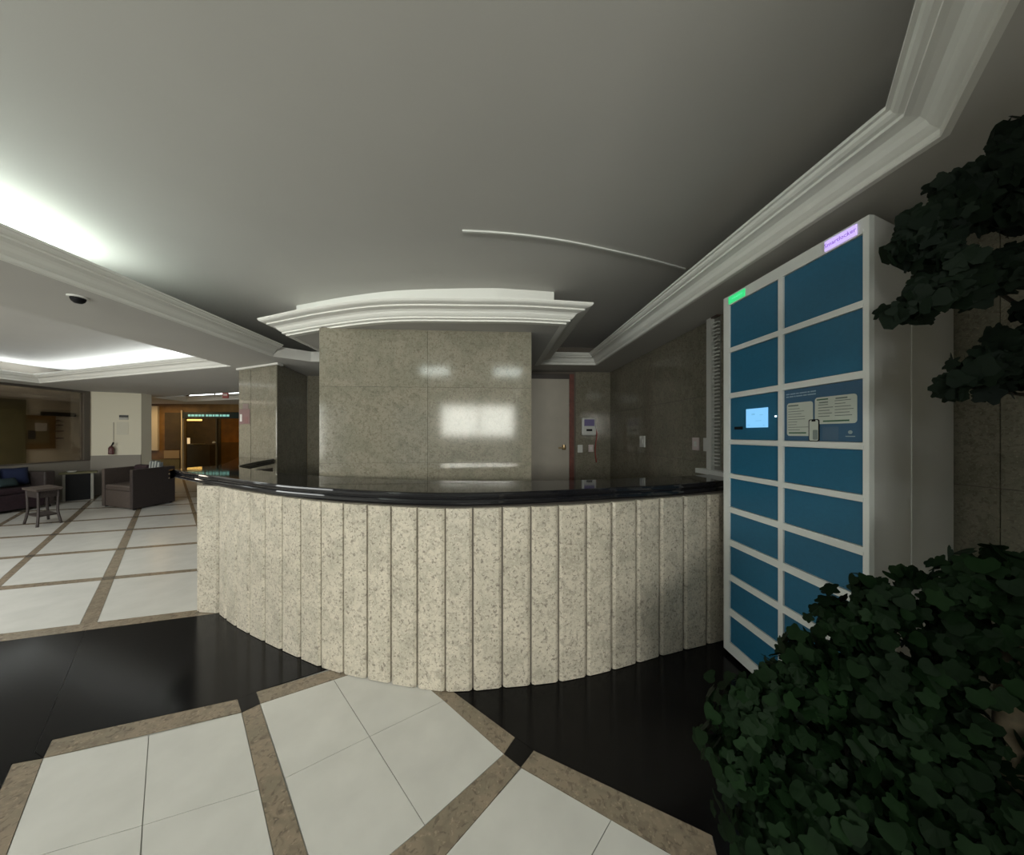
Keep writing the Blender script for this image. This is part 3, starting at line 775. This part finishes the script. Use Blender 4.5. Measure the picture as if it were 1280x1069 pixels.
irect('phone_figure', plain('grey_print', (.22, .26, .25), .5), .425, .79, .488, .965, .0028, .006)
irect('print_box', plain('slate_print', (.075, .14, .22), .5), .54, .74, .73, .97, .0062)
ya, za = iu(.86, .835)
lg = MB().lathe([(.0085, 0), (.0085, .002)], (0, 0, 0), 16); lg.v = [(LX + .005 + p[2], ya + p[0], za + p[1]) for p in lg.v]
lg.build('logo_disc', plain('pale_grey_ink', (.33, .42, .45), .5), ip)
lw = MB(); bar(lw, .81, .895, .91, .91); lw.build('logo_line', MATS['pale_grey_ink'], ip)
# lit signs on the top rail
def rail(px0, px1, mat, name, ht, zc):
    y0_, y1_ = ly(px1), ly(px0)
    return MB().box((LX - .006, y0_, zc - ht / 2), (LX, y1_, zc + ht / 2)).build(name, mat, lk), (y0_ + y1_) / 2, y1_ - y0_
zr = (LT + lz(347.6)) / 2 - .002
s1, yc, wdt = rail(1032, 1071.5, M['purpleled'], 'violet_sign', .046, zr)
Rm = Matrix(((0, 0, -1, LX - .0068), (-1, 0, 0, yc), (0, 1, 0, zr), (0, 0, 0, 1)))
text_mesh('sign_lettering', 'Smartlocker', M['purpleink'], wdt * .205, Rm, lk)
s2, yc2, wd2 = rail(911.5, 931.5, M['greenled'], 'green_sign', .046, zr)
gm = MB()
for k in range(5): gm.box((LX - .0075, yc2 - wd2 * .38 + k * wd2 * .14, zr - .003), (LX - .006, yc2 - wd2 * .38 + k * wd2 * .14 + wd2 * .09, zr + .006))
gm.build('sign_marks', M['greenink'], lk)

# ------------------------------------------------------------------ back area: door, device, plates, blind
dr = struct(bpy.data.objects.new('door_1', None), 'plain beige door with dark red frame behind the counter'); C.objects.link(dr)
MB().box((DX0, YB - .02, 0), (DX1, YB + .0, DZ)).build('door_leaf', M['door'], dr)
MB().box((DX1, YB - .05, 0), (DX1 + .075, YB, DZ + .08)).build('door_frame', M['reddk'], dr)
MB().box((DX0 - .07, YB - .05, 0), (DX0, YB, DZ + .08)).build('door_frame', M['reddk'], dr)
MB().box((DX0, YB - .05, DZ), (DX1, YB, DZ + .08)).build('door_frame', plain('near_black_wood', (.04, .03, .025), .5), dr)
hd = onY(705, 560, YB - .05)
MB().lathe([(.03, -.03), (.034, 0), (.03, .05)], hd, 12).build('door_handle', M['brass'], dr)
MB().box((hd.x - .10, YB - .09, hd.z - .012), (hd.x + .01, YB - .07, hd.z + .012)).build('door_handle', M['brass'], dr)
dv_ = onY(735.5, 533.5, YB - .02)
tc = thing('time_clock', 'white wall terminal with violet screen right of the dark red door frame', 'terminal', dv_)
MB().box((dv_.x - .125, YB - .07, dv_.z - .15), (dv_.x + .125, YB - .013, dv_.z + .15)).build('casing', M['white'], tc, bevel=.035, segs=3)
MB().box((dv_.x - .085, YB - .076, dv_.z + .01), (dv_.x + .085, YB - .068, dv_.z + .12)).build('screen', M['violet'], tc)
MB().box((dv_.x - .05, YB - .076, dv_.z - .075), (dv_.x + .05, YB - .068, dv_.z - .04)).build('slot', M['dark'], tc, bevel=.008)
def plate(p, axis, w, h, label, mat='white', grp=None):
    t = thing('switch_plate', label, 'switch', p)
    if axis == 'y':
        MB().box((p.x - w / 2, p.y - .012, p.z - h / 2), (p.x + w / 2, p.y, p.z + h / 2)).build('plate', M[mat], t, bevel=.004)
        MB().box((p.x - w * .2, p.y - .017, p.z - h * .2), (p.x + w * .2, p.y - .011, p.z + h * .2)).build('rocker', M['white'], t)
    else:
        MB().box((p.x - .012, p.y - w / 2, p.z - h / 2), (p.x, p.y + w / 2, p.z + h / 2)).build('plate', M[mat], t, bevel=.004)
        MB().box((p.x - .017, p.y - w * .2, p.z - h * .2), (p.x - .011, p.y + w * .2, p.z + h * .2)).build('rocker', M['white'], t)
plate(onY(725, 561, YB - .0125), 'y', .085, .13, 'cream switch plate under the terminal, nearer the dark red door frame')
plate(onY(738.5, 560.5, YB - .0125), 'y', .085, .12, 'pinkish socket plate under the terminal, nearer the red cord', 'pinkish')
plate(onX(803.5, 552, WR - .0125), 'x', .14, .15, 'single small switch plate on the side wall near the dark corner', 'white')
plate(onX(870.5, 555, WR - .0125), 'x', .10, .125, 'blank white plate on the side wall, second from the window frame', 'pinkish')
plate(onX(885, 556, WR - .0125), 'x', .105, .125, 'white plate right beside the white window frame')
cp_ = [onY(744, 535, YB - .03), onY(746, 542, YB - .03), onY(744.5, 556, YB - .03), onY(744, 566, YB - .03), onY(745.5, 578, YB - .03)]
tag(MB().tube(spline(cp_, 4), .010, 6).build('red_cord', M['redcord'], smooth=True), 'red cord hanging on the wall right of the white terminal', 'cord')
# window on the right wall, only its frame edge shows beside the locker
w4 = struct(bpy.data.objects.new('window_4', None), 'white framed window with narrow blind beside the locker'); C.objects.link(w4)
a_, b_ = onX(889.5, 395, WR), onX(889.5, 588, WR)
yy0 = a_.y
wz0, wz1 = b_.z, a_.z
MB().box((WR - .05, yy0 - .06, wz0), (WR - .013, yy0, wz1)).build('window_frame', M['white'], w4)
MB().box((WR - .05, onX(903, 400, WR).y, wz1 - .05), (WR - .013, yy0 - .06, wz1)).build('window_frame', plain('dark_brown_metal', (.10, .07, .06), .5), w4)  # top frame member in dark brown
MB().box((WR - .09, 2.24, wz0 - .03), (WR - .013, yy0 + .10, wz0 + .012)).build('window_sill', M['white'], w4)
for k in range(40):
    z = wz0 + .05 + k * (wz1 - wz0 - .12) / 40
    MB().box((WR - .038, onX(902.5, 400, WR).y, z), (WR - .018, yy0 - .065, z + .012)).build('slat', M['white'], w4)
MB().box((WR - .0165, onX(903, 400, WR).y, wz0), (WR - .0125, yy0 - .06, wz1 - .05)).build('pane', plain('blind_backing', (.22, .22, .20), .5), w4)

# ceiling raceway and dome camera
rp = spline([onZ(578, 288.5, CEI - .004), onZ(615, 290.3, CEI - .004), onZ(660, 294.5, CEI - .004), onZ(710, 301.8, CEI - .004), onZ(760, 312, CEI - .004), onZ(810, 323.5, CEI - .004), onZ(856, 336, CEI - .004)], 6)
rw = MB().sweep([(p.x, p.y) for p in rp], [(-.008, CEI - .012), (.008, CEI - .012), (.008, CEI - .0005), (-.008, CEI - .0005)])
tag(rw.build('cable_cover', M['white']), 'thin curved white cable cover crossing the ceiling to the right crown', 'cable cover')
dp = onZ(97.5, 371, SOF)
dc = thing('dome_camera', 'small black dome camera on the underside of the left beam', 'camera', dp)
MB().lathe([(.045, -.012), (.055, -.008), (.055, 0)], dp, 20).build('base', M['white'], dc)
MB().lathe([(.006, -.052), (.022, -.048), (.034, -.036), (.04, -.02), (.04, -.010)], dp, 20).build('dome', M['dark'], dc, smooth=True)

# pillar poster, exit sign, wall sign, extinguisher
def online(px, py, p, q, e=.004):
    """point where a ray meets the vertical plane through p-q"""
    d = ray(px, py); dq = (q - p); nn = Vector((dq.y, -dq.x)).normalized()
    t = (p.dot(nn)) / (d.xy.dot(nn)); r = d * t; r.z += CAMZ
    o = nn if nn.dot(-r.xy) > 0 else -nn
    return Vector((r.x + o.x * e, r.y + o.y * e, r.z))
po = thing('fire_notice', 'pinkish red fire notice poster on the left granite pillar panel', 'poster', online(305, 520, pa, pb))
def quadbox(c1, c2, name, mat, parent, e0, e1):
    a0, a1 = online(c1[0], c1[1], pa, pb, e0), online(c2[0], c2[1], pa, pb, e0)
    b0, b1 = online(c1[0], c1[1], pa, pb, e1), online(c2[0], c2[1], pa, pb, e1)
    zt_, zb_ = a0.z, a1.z
    MB().prism([a0.xy, a1.xy, b1.xy, b0.xy], zb_, zt_).build(name, mat, parent)
quadbox((299.5, 512), (312.5, 530), 'sheet', M['poster'], po, .001, .006)
quadbox((300.5, 518), (303, 527), 'white_mark', M['white'], po, .006, .008)
quadbox((304, 505), (311, 511), 'small_sheet', plain('faded_mauve', (.20, .15, .14), .5), po, .001, .005)
quadbox((306, 521), (310.5, 529), 'dark_mark', plain('dull_red_print', (.22, .11, .11), .5), po, .006, .008)
ex = thing('exit_sign', 'small red sign hanging under the far tray near the pillar', 'sign', onZ(282, 494, 2.4))
e_ = onY(282, 494, 8.6)
MB().box((e_.x - .07, 8.59, e_.z - .08), (e_.x + .07, 8.61, e_.z + .08)).build('board', M['signred'], ex)
MB().box((e_.x - .045, 8.586, e_.z - .02), (e_.x + .045, 8.59, e_.z + .03)).build('white_mark', M['pinkish'], ex)
MB().box((e_.x - .008, 8.595, e_.z + .08), (e_.x + .008, 8.605, SOF)).build('hanger', M['white'], ex)
def cbox(c1, c2, name, mat, parent, e0, e1):
    a0, a1 = onC(c1[0], c1[1], e0), onC(c2[0], c2[1], e0); b0, b1 = onC(c1[0], c1[1], e1), onC(c2[0], c2[1], e1)
    return MB().prism([a0.xy, a1.xy, b1.xy, b0.xy], a1.z, a0.z).build(name, mat, parent)
sg = thing('wall_sign', 'small black and pale sign high on the cream wall', 'sign', onC(155, 521.5))
cbox((149.5, 519), (160.5, 522), 'header', M['dkgrey'], sg, .001, .02)
cbox((149.5, 522), (160.5, 524.8), 'plate', plain('pale_grey_board', (.42, .40, .36), .5), sg, .001, .018)
cbo = thing('wall_notice', 'pale outlined notice on the cream wall under the black sign', 'notice', onC(155, 533))
cbox((146, 527.5), (160.5, 543.5), 'sheet', plain('cream_sheet', (.62, .58, .47), .6), cbo, .001, .006)
fe = onC(142, 563, .09)
ft = thing('fire_extinguisher', 'dark red fire extinguisher on the cream wall above the dado', 'extinguisher', fe)
MB().lathe([(.035, -.10), (.05, -.09), (.05, .06), (.02, .11)], fe, 12).build('cylinder', plain('dark_wine_red', (.10, .03, .03), .4), ft)
MB().tube([(fe.x, fe.y, fe.z + .10), (fe.x + .03, fe.y, fe.z + .15), (fe.x + .05, fe.y, fe.z + .20)], .014, 6).build('handle', M['dark'], ft)
cbox((141, 560), (143, 565), 'bracket', M['dkgrey'], ft, .001, .05)
tag(cbox((141.5, 528), (142.8, 556), 'wall_conduit', plain('pale_taupe', (.48, .43, .35), .6), None, .001, .012), 'thin vertical conduit on the cream wall above the extinguisher', 'conduit')

# things behind the smoked window
XB = XW - 2.39
pf_ = onX(44, 538, XB)
pic = thing('framed_picture', 'framed picture seen through the smoked window', 'picture', pf_)
MB().box((XB, pf_.y - .38, pf_.z - .5), (XB + .03, pf_.y + .38, pf_.z + .4)).build('frame', M['wood'], pic)
MB().box((XB + .03, pf_.y - .25, pf_.z - .35), (XB + .034, pf_.y + .25, pf_.z + .28)).build('canvas', plain('olive_canvas', (.20, .16, .08), .7), pic)
MB().box((XB + .034, pf_.y - .03, pf_.z - .02), (XB + .037, pf_.y + .2, pf_.z + .2)).build('pale_patch', plain('pale_patch', (.5, .48, .42), .7), pic)
MB().box((XB + .034, pf_.y - .16, pf_.z - .24), (XB + .037, pf_.y - .02, pf_.z + .0)).build('dark_patch', M['dkgrey'], pic)
sp_ = onX(73, 518, XB)
sb = tag(MB().box((XB, sp_.y - .36, sp_.z - .055), (XB + .04, sp_.y + .36, sp_.z + .055)).build('dark_sign', M['dkgrey']), 'long dark sign seen through the smoked window', 'sign')
for k, (py, s_) in enumerate(((526, .07), (531.5, .09), (539, .11), (548, .1))):
    p = onX(72.5, py, XB + .02)
    tag(MB().lathe([(.01, -.015), (s_, -.01), (s_ * .8, .012), (.01, .02)], (p.x, p.y, p.z), 7).build('wall_ornament', plain('brown_ornament', (.12, .08, .06), .6) if k == 0 else MATS['brown_ornament']),
        '%s small dark ornament in the column under the long dark sign' % ('uppermost', 'second from top', 'third from top', 'lowest')[k], 'ornament', 'ornaments under the dark sign')
struct(MB().box((XB, onX(30, 540, XB).y - 1.6, .0), (XB + .05, onX(30, 540, XB).y, 2.4)).build('wall_beyond_panel', M['green']))

# ------------------------------------------------------------------ lobby furniture
# sofa
sx0, sx1, sy0, sy1 = -9.78, -9.12, 5.15, 7.32
so = thing('sofa', 'dark plum wicker sofa against the dado under the smoked window', 'sofa', ((sx0 + sx1) / 2, (sy0 + sy1) / 2, 0))
MB().box((sx0, sy0, .05), (sx1, sy1 - .16, .34)).build('base', M['plum'], so, bevel=.02)
MB().box((sx0 + .02, sy0, .34), (sx0 + .2, sy1 - .16, .80)).build('backrest', M['plum'], so, bevel=.04)
MB().box((sx0, sy1 - .16, .05), (sx1, sy1, .74)).build('armrest', M['wicker'], so, bevel=.02)
MB().box((sx0, sy0 - .16, .05), (sx1, sy0, .74)).build('armrest', M['wicker'], so, bevel=.02)
MB().box((sx0 + .2, sy0 + .02, .34), (sx1 - .01, sy1 - .18, .46)).build('seat_cushion', M['plum'], so, bevel=.04, segs=3)
for yy in (sy0 - .1, sy1 - .06):
    for xx in (sx0 + .06, sx1 - .06): MB().lathe([(.03, 0), (.03, .05)], (xx, yy, 0), 8).build('leg', M['dark'], so)
def cushion(name, label, mat, c, w, h, t, rz, tilt=.3, group=None):
    bm = bmesh.new(); bmesh.ops.create_grid(bm, x_segments=8, y_segments=8, size=.5)
    top = [v.co.copy() for v in bm.verts]; bm.free()
    mb = MB()
    n = 9
    def prof_(x, y): return max(0, (1 - (2 * x) ** 4) * (1 - (2 * y) ** 4)) ** .5
    vs = []; fs = []
    for sgn in (1, -1):
        for j in range(n):
            for i in range(n):
                x, y = i / (n - 1) - .5, j / (n - 1) - .5
                pin = 1 - .06 * (1 - abs(2 * x)) * (abs(2 * y) > .99) - .06 * (1 - abs(2 * y)) * (abs(2 * x) > .99)
                vs.append((x * w * pin, sgn * prof_(x, y) * t / 2, y * h * pin))
    for s_ in (0, n * n):
        for j in range(n - 1):
            for i in range(n - 1):
                q = (s_ + j * n + i, s_ + j * n + i + 1, s_ + (j + 1) * n + i + 1, s_ + (j + 1) * n + i)
                fs.append(q if s_ else tuple(reversed(q)))
    mb.add(vs, fs)
    o = mb.build(name, M[mat], smooth=True)
    bm = bmesh.new(); bm.from_mesh(o.data); bmesh.ops.remove_doubles(bm, verts=bm.verts, dist=.0005); bm.to_mesh(o.data); bm.free()
    o.location = c; o.rotation_euler = (tilt, 0, rz)
    return tag(o, label, 'cushion', group)
cushion('cushion', 'pale grey cushion on the sofa back, leftmost behind the blue one', 'greyfab', (-9.45, 6.55, .69), .46, .42, .14, PI / 2, -.25)
cushion('cushion', 'navy blue cushion at the right end of the sofa', 'blue', (-9.44, 6.98, .66), .34, .36, .13, PI / 2 - .3, -.2)
cushion('cushion', 'beige patterned cushion at the left frame edge on the sofa', 'floral', (-9.30, 6.25, .67), .36, .36, .12, PI / 2 + .2, -.3)
cushion('cushion', 'small dark teal cushion lying in front of the blue one', 'tealfab', (-9.27, 6.75, .575), .28, .18, .10, PI / 2, -.5)
# wicker side table
tf = [onZ(30, 655.5).xy, onZ(46.5, 659.5).xy, onZ(76.6, 653.7).xy, onZ(60.6, 649.4).xy]
tcn = sum(tf, Vector((0, 0))) / 4
st = thing('side_table', 'small dark wicker side table with four thin legs and low shelf', 'table', (tcn.x, tcn.y, 0))
tops = [tcn + (p - tcn) * .96 for p in tf]
MB().prism([tcn + (p - tcn) * 1.12 for p in tf], .575, .61).build('tabletop', M['wicker2'], st)
MB().prism([tcn + (p - tcn) * .86 for p in tf], .46, .574).build('apron', M['wicker'], st)
MB().prism([tcn + (p - tcn) * .84 for p in tf], .15, .17).build('shelf', M['wicker'], st)
for p in tf:
    q = tcn + (p - tcn) * .86; r = tcn + (p - tcn) * .82
    MB().tube(spline([(p.x, p.y, 0), (r.x, r.y, .2), (r.x, r.y, .38), (q.x, q.y, .575)], 4), .016, 8).build('leg', M['wicker'], st, smooth=True)
# black console stand
bp = Vector((-9.50, 8.02, 0))
ck = thing('black_stand', 'black box stand with pale side posts and thin top by the dado', 'stand', bp, rz=math.radians(47))
raw('box', M['dark'], MB().box((-.17, -.16, 0), (.17, .16, .60)), ck)
raw('top', M['green'], MB().box((-.26, -.19, .60), (.26, .19, .635)), ck)
plain('pale_post', (.30, .29, .25), .5)
for s_ in (-1, 1): raw('post', MATS['pale_post'], MB().box((s_ * .192 - .02, -.16, 0), (s_ * .192 + .02, .10, .60)), ck)
tag(MB().lathe([(.045, 0), (.06, .01), (.07, .03), (.06, .03)], (bp.x - .03, bp.y - .1, .635), 16).build('bowl', plain('white_ceramic', (.8, .8, .76), .3)), 'small white bowl on the black box stand', 'bowl')
# wicker armchair
A_, B_, C_ = onZ(127, 633.7).xy, onZ(165.5, 638.7).xy, onZ(207, 630).xy
ang = math.atan2((B_ - A_).y, (B_ - A_).x); wid = (B_ - A_).length; dep = max(.78, (C_ - B_).length)
cc = (A_ + C_) / 2
ch = thing('armchair', 'boxy dark brown wicker armchair standing on the tiled lobby floor', 'armchair', (A_.x, A_.y, 0), rz=ang)
dside = math.atan2((C_ - B_).y, (C_ - B_).x) - ang
def R_(mb): return mb
def shear(mb):
    k = math.cos(dside) / math.sin(dside)
    mb.v = [(x + y * k, y, z) for x, y, z in mb.v]; return mb
H = .80
raw('base', M['wicker2'], shear(MB().box((.10, .02, .03), (wid - .10, dep - .1, .36))), ch)
raw('armrest', M['wicker2'], shear(MB().box((0, 0, .02), (.10, dep, H - .01))), ch, bevel=.012)
raw('armrest', M['wicker'], shear(MB().box((wid - .10, 0, .02), (wid, dep, H))), ch, bevel=.012)
raw('backrest', M['wicker'], shear(MB().box((.10, dep - .14, .02), (wid - .10, dep, H))), ch, bevel=.012)
raw('seat_cushion', M['wicker2'], shear(MB().box((.105, .01, .36), (wid - .105, dep - .145, .47))), ch, bevel=.03, segs=3)
for xx in (.05, wid - .05):
    for yy in (.06, dep - .06): raw('foot', M['dark'], shear(MB().lathe([(.03, 0), (.03, .02)], (xx, yy, 0), 8)), ch)
raw('back_cushion', M['plum'], shear(MB().box((.12, dep - .30, .47), (wid * .55, dep - .145, .83))), ch, bevel=.05, segs=3)
# striped cushion of the armchair
s0 = onZ(177, 580, .78)
pm = parent_matrix(ch)
kx = math.cos(dside) / math.sin(dside)
sc_ = thing('striped_cushion', 'pale striped cushion sticking up behind the armchair arm', 'cushion', tuple(pm @ Vector((wid * .74 + (dep - .22) * kx, dep - .22, .47))), rz=ang)
for k in range(8):
    x0 = -.20 + k * .05
    m = MB(); hgt = .44 + .02 * math.sin(k * 1.7)
    m.add([(x0, -.05 - .02 * math.sin(PI * (k + .0) / 8), 0), (x0 + .05, -.05 - .02 * math.sin(PI * (k + 1) / 8), 0), (x0 + .05, .03, 0), (x0, .03, 0),
           (x0, -.02, hgt), (x0 + .05, -.02, hgt), (x0 + .05, .02, hgt), (x0, .02, hgt)],
          [(3, 2, 1, 0), (4, 5, 6, 7), (0, 1, 5, 4), (1, 2, 6, 5), (2, 3, 7, 6), (3, 0, 4, 7)])
    raw('stripe', M['stripe'] if k % 2 == 0 else M['stripe2'], m, sc_)

# ------------------------------------------------------------------ plants
def leaf_mesh(name, mat, lobes=5, cut=.45, curl=.25, seed=0):
    r = random.Random(seed); vs = [(0, 0, 0)]; n = lobes * 4
    for i in range(n):
        t = i / (n - 1)
        an = -1.25 * PI / 2 * 1.35 + t * 2 * 1.25 * PI / 2 * 1.35
        lob = abs(math.cos(t * lobes * PI + PI / 2)) ** .7
        rad = (.62 + .38 * math.cos(an * .62)) * (1 - cut + cut * lob) * r.uniform(.94, 1.06)
        x, y = rad * math.sin(an), .25 + rad * math.cos(an)
        z = -curl * (rad ** 2) + .10 * lob
        vs.append((x, y, z))
    fs = [(0, i + 1, i) for i in range(1, n)]
    m = MB(); m.add(vs, fs)
    me = bpy.data.meshes.new(name); me.from_pydata(m.v, [], m.f); me.materials.append(mat)
    for p in me.polygons: p.use_smooth = True
    return me
def frame(n, spin):
    n = n.normalized(); ref = Vector((0, 0, 1)) if abs(n.z) < .95 else Vector((1, 0, 0))
    # leaf's tip (local y) droops: project down-ish
    t = (Vector((0, 0, -1)) + n * n.z)
    if t.length < .1: t = ref
    t = (Matrix.Rotation(spin, 3, n) @ t.normalized())
    x = t.cross(n).normalized()
    return Matrix((x, t, n)).transposed()
def plant_leaves(root, blobs, n_parts, n_mass, meshes, mat, size, seed, up=.25):
    rd = random.Random(seed)
    wts = [b[1] ** 2 for b in blobs]
    res = []
    for i in range(n_parts + n_mass):
        c, r = rd.choices(blobs, wts)[0]
        while True:
            d = Vector((rd.gauss(0, 1), rd.gauss(0, 1), rd.gauss(0, 1)))
            if d.length > .1: break
        d.normalize()
        k = rd.uniform(.84, 1.02) if i < n_parts else rd.uniform(.15, .95)
        tocam = (Vector((0, 0, CAMZ)) - c).normalized()
        if i < n_parts and d.dot(tocam) < -.15: d = -d
        p = c + d * r * k
        if p.x > 1.56 and 1.2 < p.y < 2.4: continue
        if p.z < .06 or p.x > 2.3: continue
        out = Vector((d.x, d.y, d.z * .35)) + tocam * .35
        nn = (out + Vector((0, 0, up)) + Vector((rd.uniform(-.6, .6), rd.uniform(-.6, .6), rd.uniform(-.45, .45)))).normalized()
        s_ = size * rd.uniform(.7, 1.2)
        res.append((Matrix.Translation(p) @ frame(nn, rd.uniform(-1.0, 1.0)).to_4x4() @ Matrix.Scale(s_, 4)))
    inv = Matrix.Translation(-Vector(root.location))
    for mtx in res[:n_parts]:
        o = bpy.data.objects.new('leaf', rd.choice(meshes)); C.objects.link(o); o.parent = root
        o.matrix_local = inv @ mtx
    mb = MB()
    for mtx in res[n_parts:]:
        me = rd.choice(meshes); 
        mb.add([mtx @ v.co for v in me.vertices], [tuple(p.vertices) for p in me.polygons])
    me = bpy.data.meshes.new('foliage'); me.from_pydata([inv @ Vector(v) for v in mb.v], [], mb.f); me.materials.append(mat)
    o = bpy.data.objects.new('foliage', me); C.objects.link(o); o.parent = root; o['kind'] = 'stuff'
def at_d(px, py, y):
    return onY(px, py, y)
lms = [leaf_mesh('leaf', M['leaf'], 5, .35, .25, 1), leaf_mesh('leaf', M['leaf'], 5, .45, .35, 2), leaf_mesh('leaf', M['leaf'], 3, .35, .15, 3)]
def blob(px, py, y, rpx):
    p = onY(px, py, y); return (p, rpx * y / F)
BY = .92
bush = thing('potted_shrub', 'dense dark green lobed leaf shrub in front of the parcel locker', 'plant', (1.12, .95, 0))
MB().lathe([(.20, 0), (.24, .03), (.27, .30), (.285, .32), (.285, .36), (.25, .36), (.245, .31)], (1.12, .95, 0), 24).build('planter', M['pot'], bush, smooth=True)
MB().lathe([(.01, .312), (.244, .315), (.244, .30)], (1.12, .95, 0), 20).build('soil', M['soil'], bush)
rb = random.Random(5)
for k in range(7):
    a = 2 * PI * k / 7
    MB().tube(spline([(1.12 + .03 * math.cos(a), .95 + .03 * math.sin(a), .3), (1.12 + .08 * math.cos(a), .95 + .05 * math.sin(a), .45), (1.12 + .12 * math.cos(a), .94 + .06 * math.sin(a), .50 + .06 * rb.random())], 4), [.014 - .0008 * q for q in range(9)], 6).build('stem', M['twig'], bush)
blobs = [blob(932, 888, 1.0, 48), blob(915, 940, .95, 40), blob(1005, 850, 1.0, 42), blob(1070, 765, 1.0, 34), blob(1115, 752, .95, 40), blob(1085, 830, .95, 66), blob(1110, 880, .95, 80), blob(1010, 950, .95, 88),
         blob(1190, 730, .85, 40), blob(1240, 712, .80, 38), blob(1275, 715, .80, 36), blob(1200, 800, .85, 68), blob(1270, 770, .8, 46), blob(1150, 960, .9, 100), blob(960, 1020, .9, 72), blob(1050, 1050, .85, 100), blob(1200, 900, .85, 56), blob(1230, 1010, .8, 80), blob(1300, 980, .78, 46), blob(1320, 750, .78, 46), blob(1075, 725, .98, 16), blob(1135, 718, .95, 16), blob(960, 858, 1.0, 34), blob(1012, 822, 1.0, 36), blob(1045, 775, 1.0, 32), blob(985, 835, .98, 26)]
plant_leaves(bush, blobs, 300, 3600, lms, M['leaf'], .033, 11)
lms2 = [leaf_mesh('leaf', M['leaf2'], 5, .55, .25, 4), leaf_mesh('leaf', M['leaf2'], 5, .5, .35, 5), leaf_mesh('leaf', M['leaf2'], 3, .4, .15, 6)]
tree = thing('potted_tree', 'tall leafy tree with tan trunk reaching up at the right frame edge', 'plant', (1.30, .80, 0))
tb = [onY(1262, 1000, .80), onY(1262, 900, .80), onY(1266, 840, .80), onY(1290, 740, .80), onY(1310, 620, .80), onY(1325, 480, .80), onY(1330, 330, .82), onY(1320, 220, .86)]
tb = [Vector((tb[0].x - .02, .80, .28))] + tb
MB().tube(spline(tb, 4), [.034 - .0006 * q for q in range(33)], 8).build('trunk', M['bark'], tree, smooth=True)
MB().lathe([(.13, 0), (.16, .03), (.18, .28), (.19, .30), (.16, .30), (.155, .26)], (tb[0].x, .62, 0), 24).build('planter', M['pot'], tree, smooth=True)
for path in ([(1325, 480), (1290, 493), (1250, 488), (1225, 470)], [(1330, 400), (1280, 385), (1220, 350), (1160, 340)], [(1328, 320), (1280, 270), (1215, 255), (1165, 275)], [(1322, 240), (1290, 200), (1270, 190)], [(1220, 350), (1180, 370), (1145, 385)]):
    MB().tube(spline([onY(px, py, .87) for px, py in path], 4), [.007 - .0003 * q for q in range((len(path) - 1) * 4 + 1)], 6).build('branch', M['twig'], tree)
tblobs = [blob(1150, 275, .86, 22), blob(1185, 265, .86, 30), blob(1190, 230, .86, 22), blob(1222, 232, .84, 28), blob(1258, 205, .84, 32), blob(1285, 170, .84, 34), blob(1135, 305, .86, 16), blob(1160, 310, .85, 28), blob(1190, 335, .84, 34), blob(1225, 335, .84, 24), blob(1262, 335, .83, 28), blob(1290, 320, .83, 34),
          blob(1128, 385, .85, 18), blob(1155, 375, .85, 20), blob(1175, 355, .85, 24), blob(1205, 365, .84, 18), blob(1250, 262, .84, 22), blob(1280, 260, .84, 30), blob(1195, 478, .82, 16), blob(1215, 455, .82, 20), blob(1245, 450, .82, 26), blob(1275, 425, .82, 30), blob(1270, 465, .82, 24), blob(1232, 490, .82, 8), blob(1310, 380, .82, 26)]
plant_leaves(tree, tblobs, 300, 1100, lms2, M['leaf2'], .036, 23, .0)
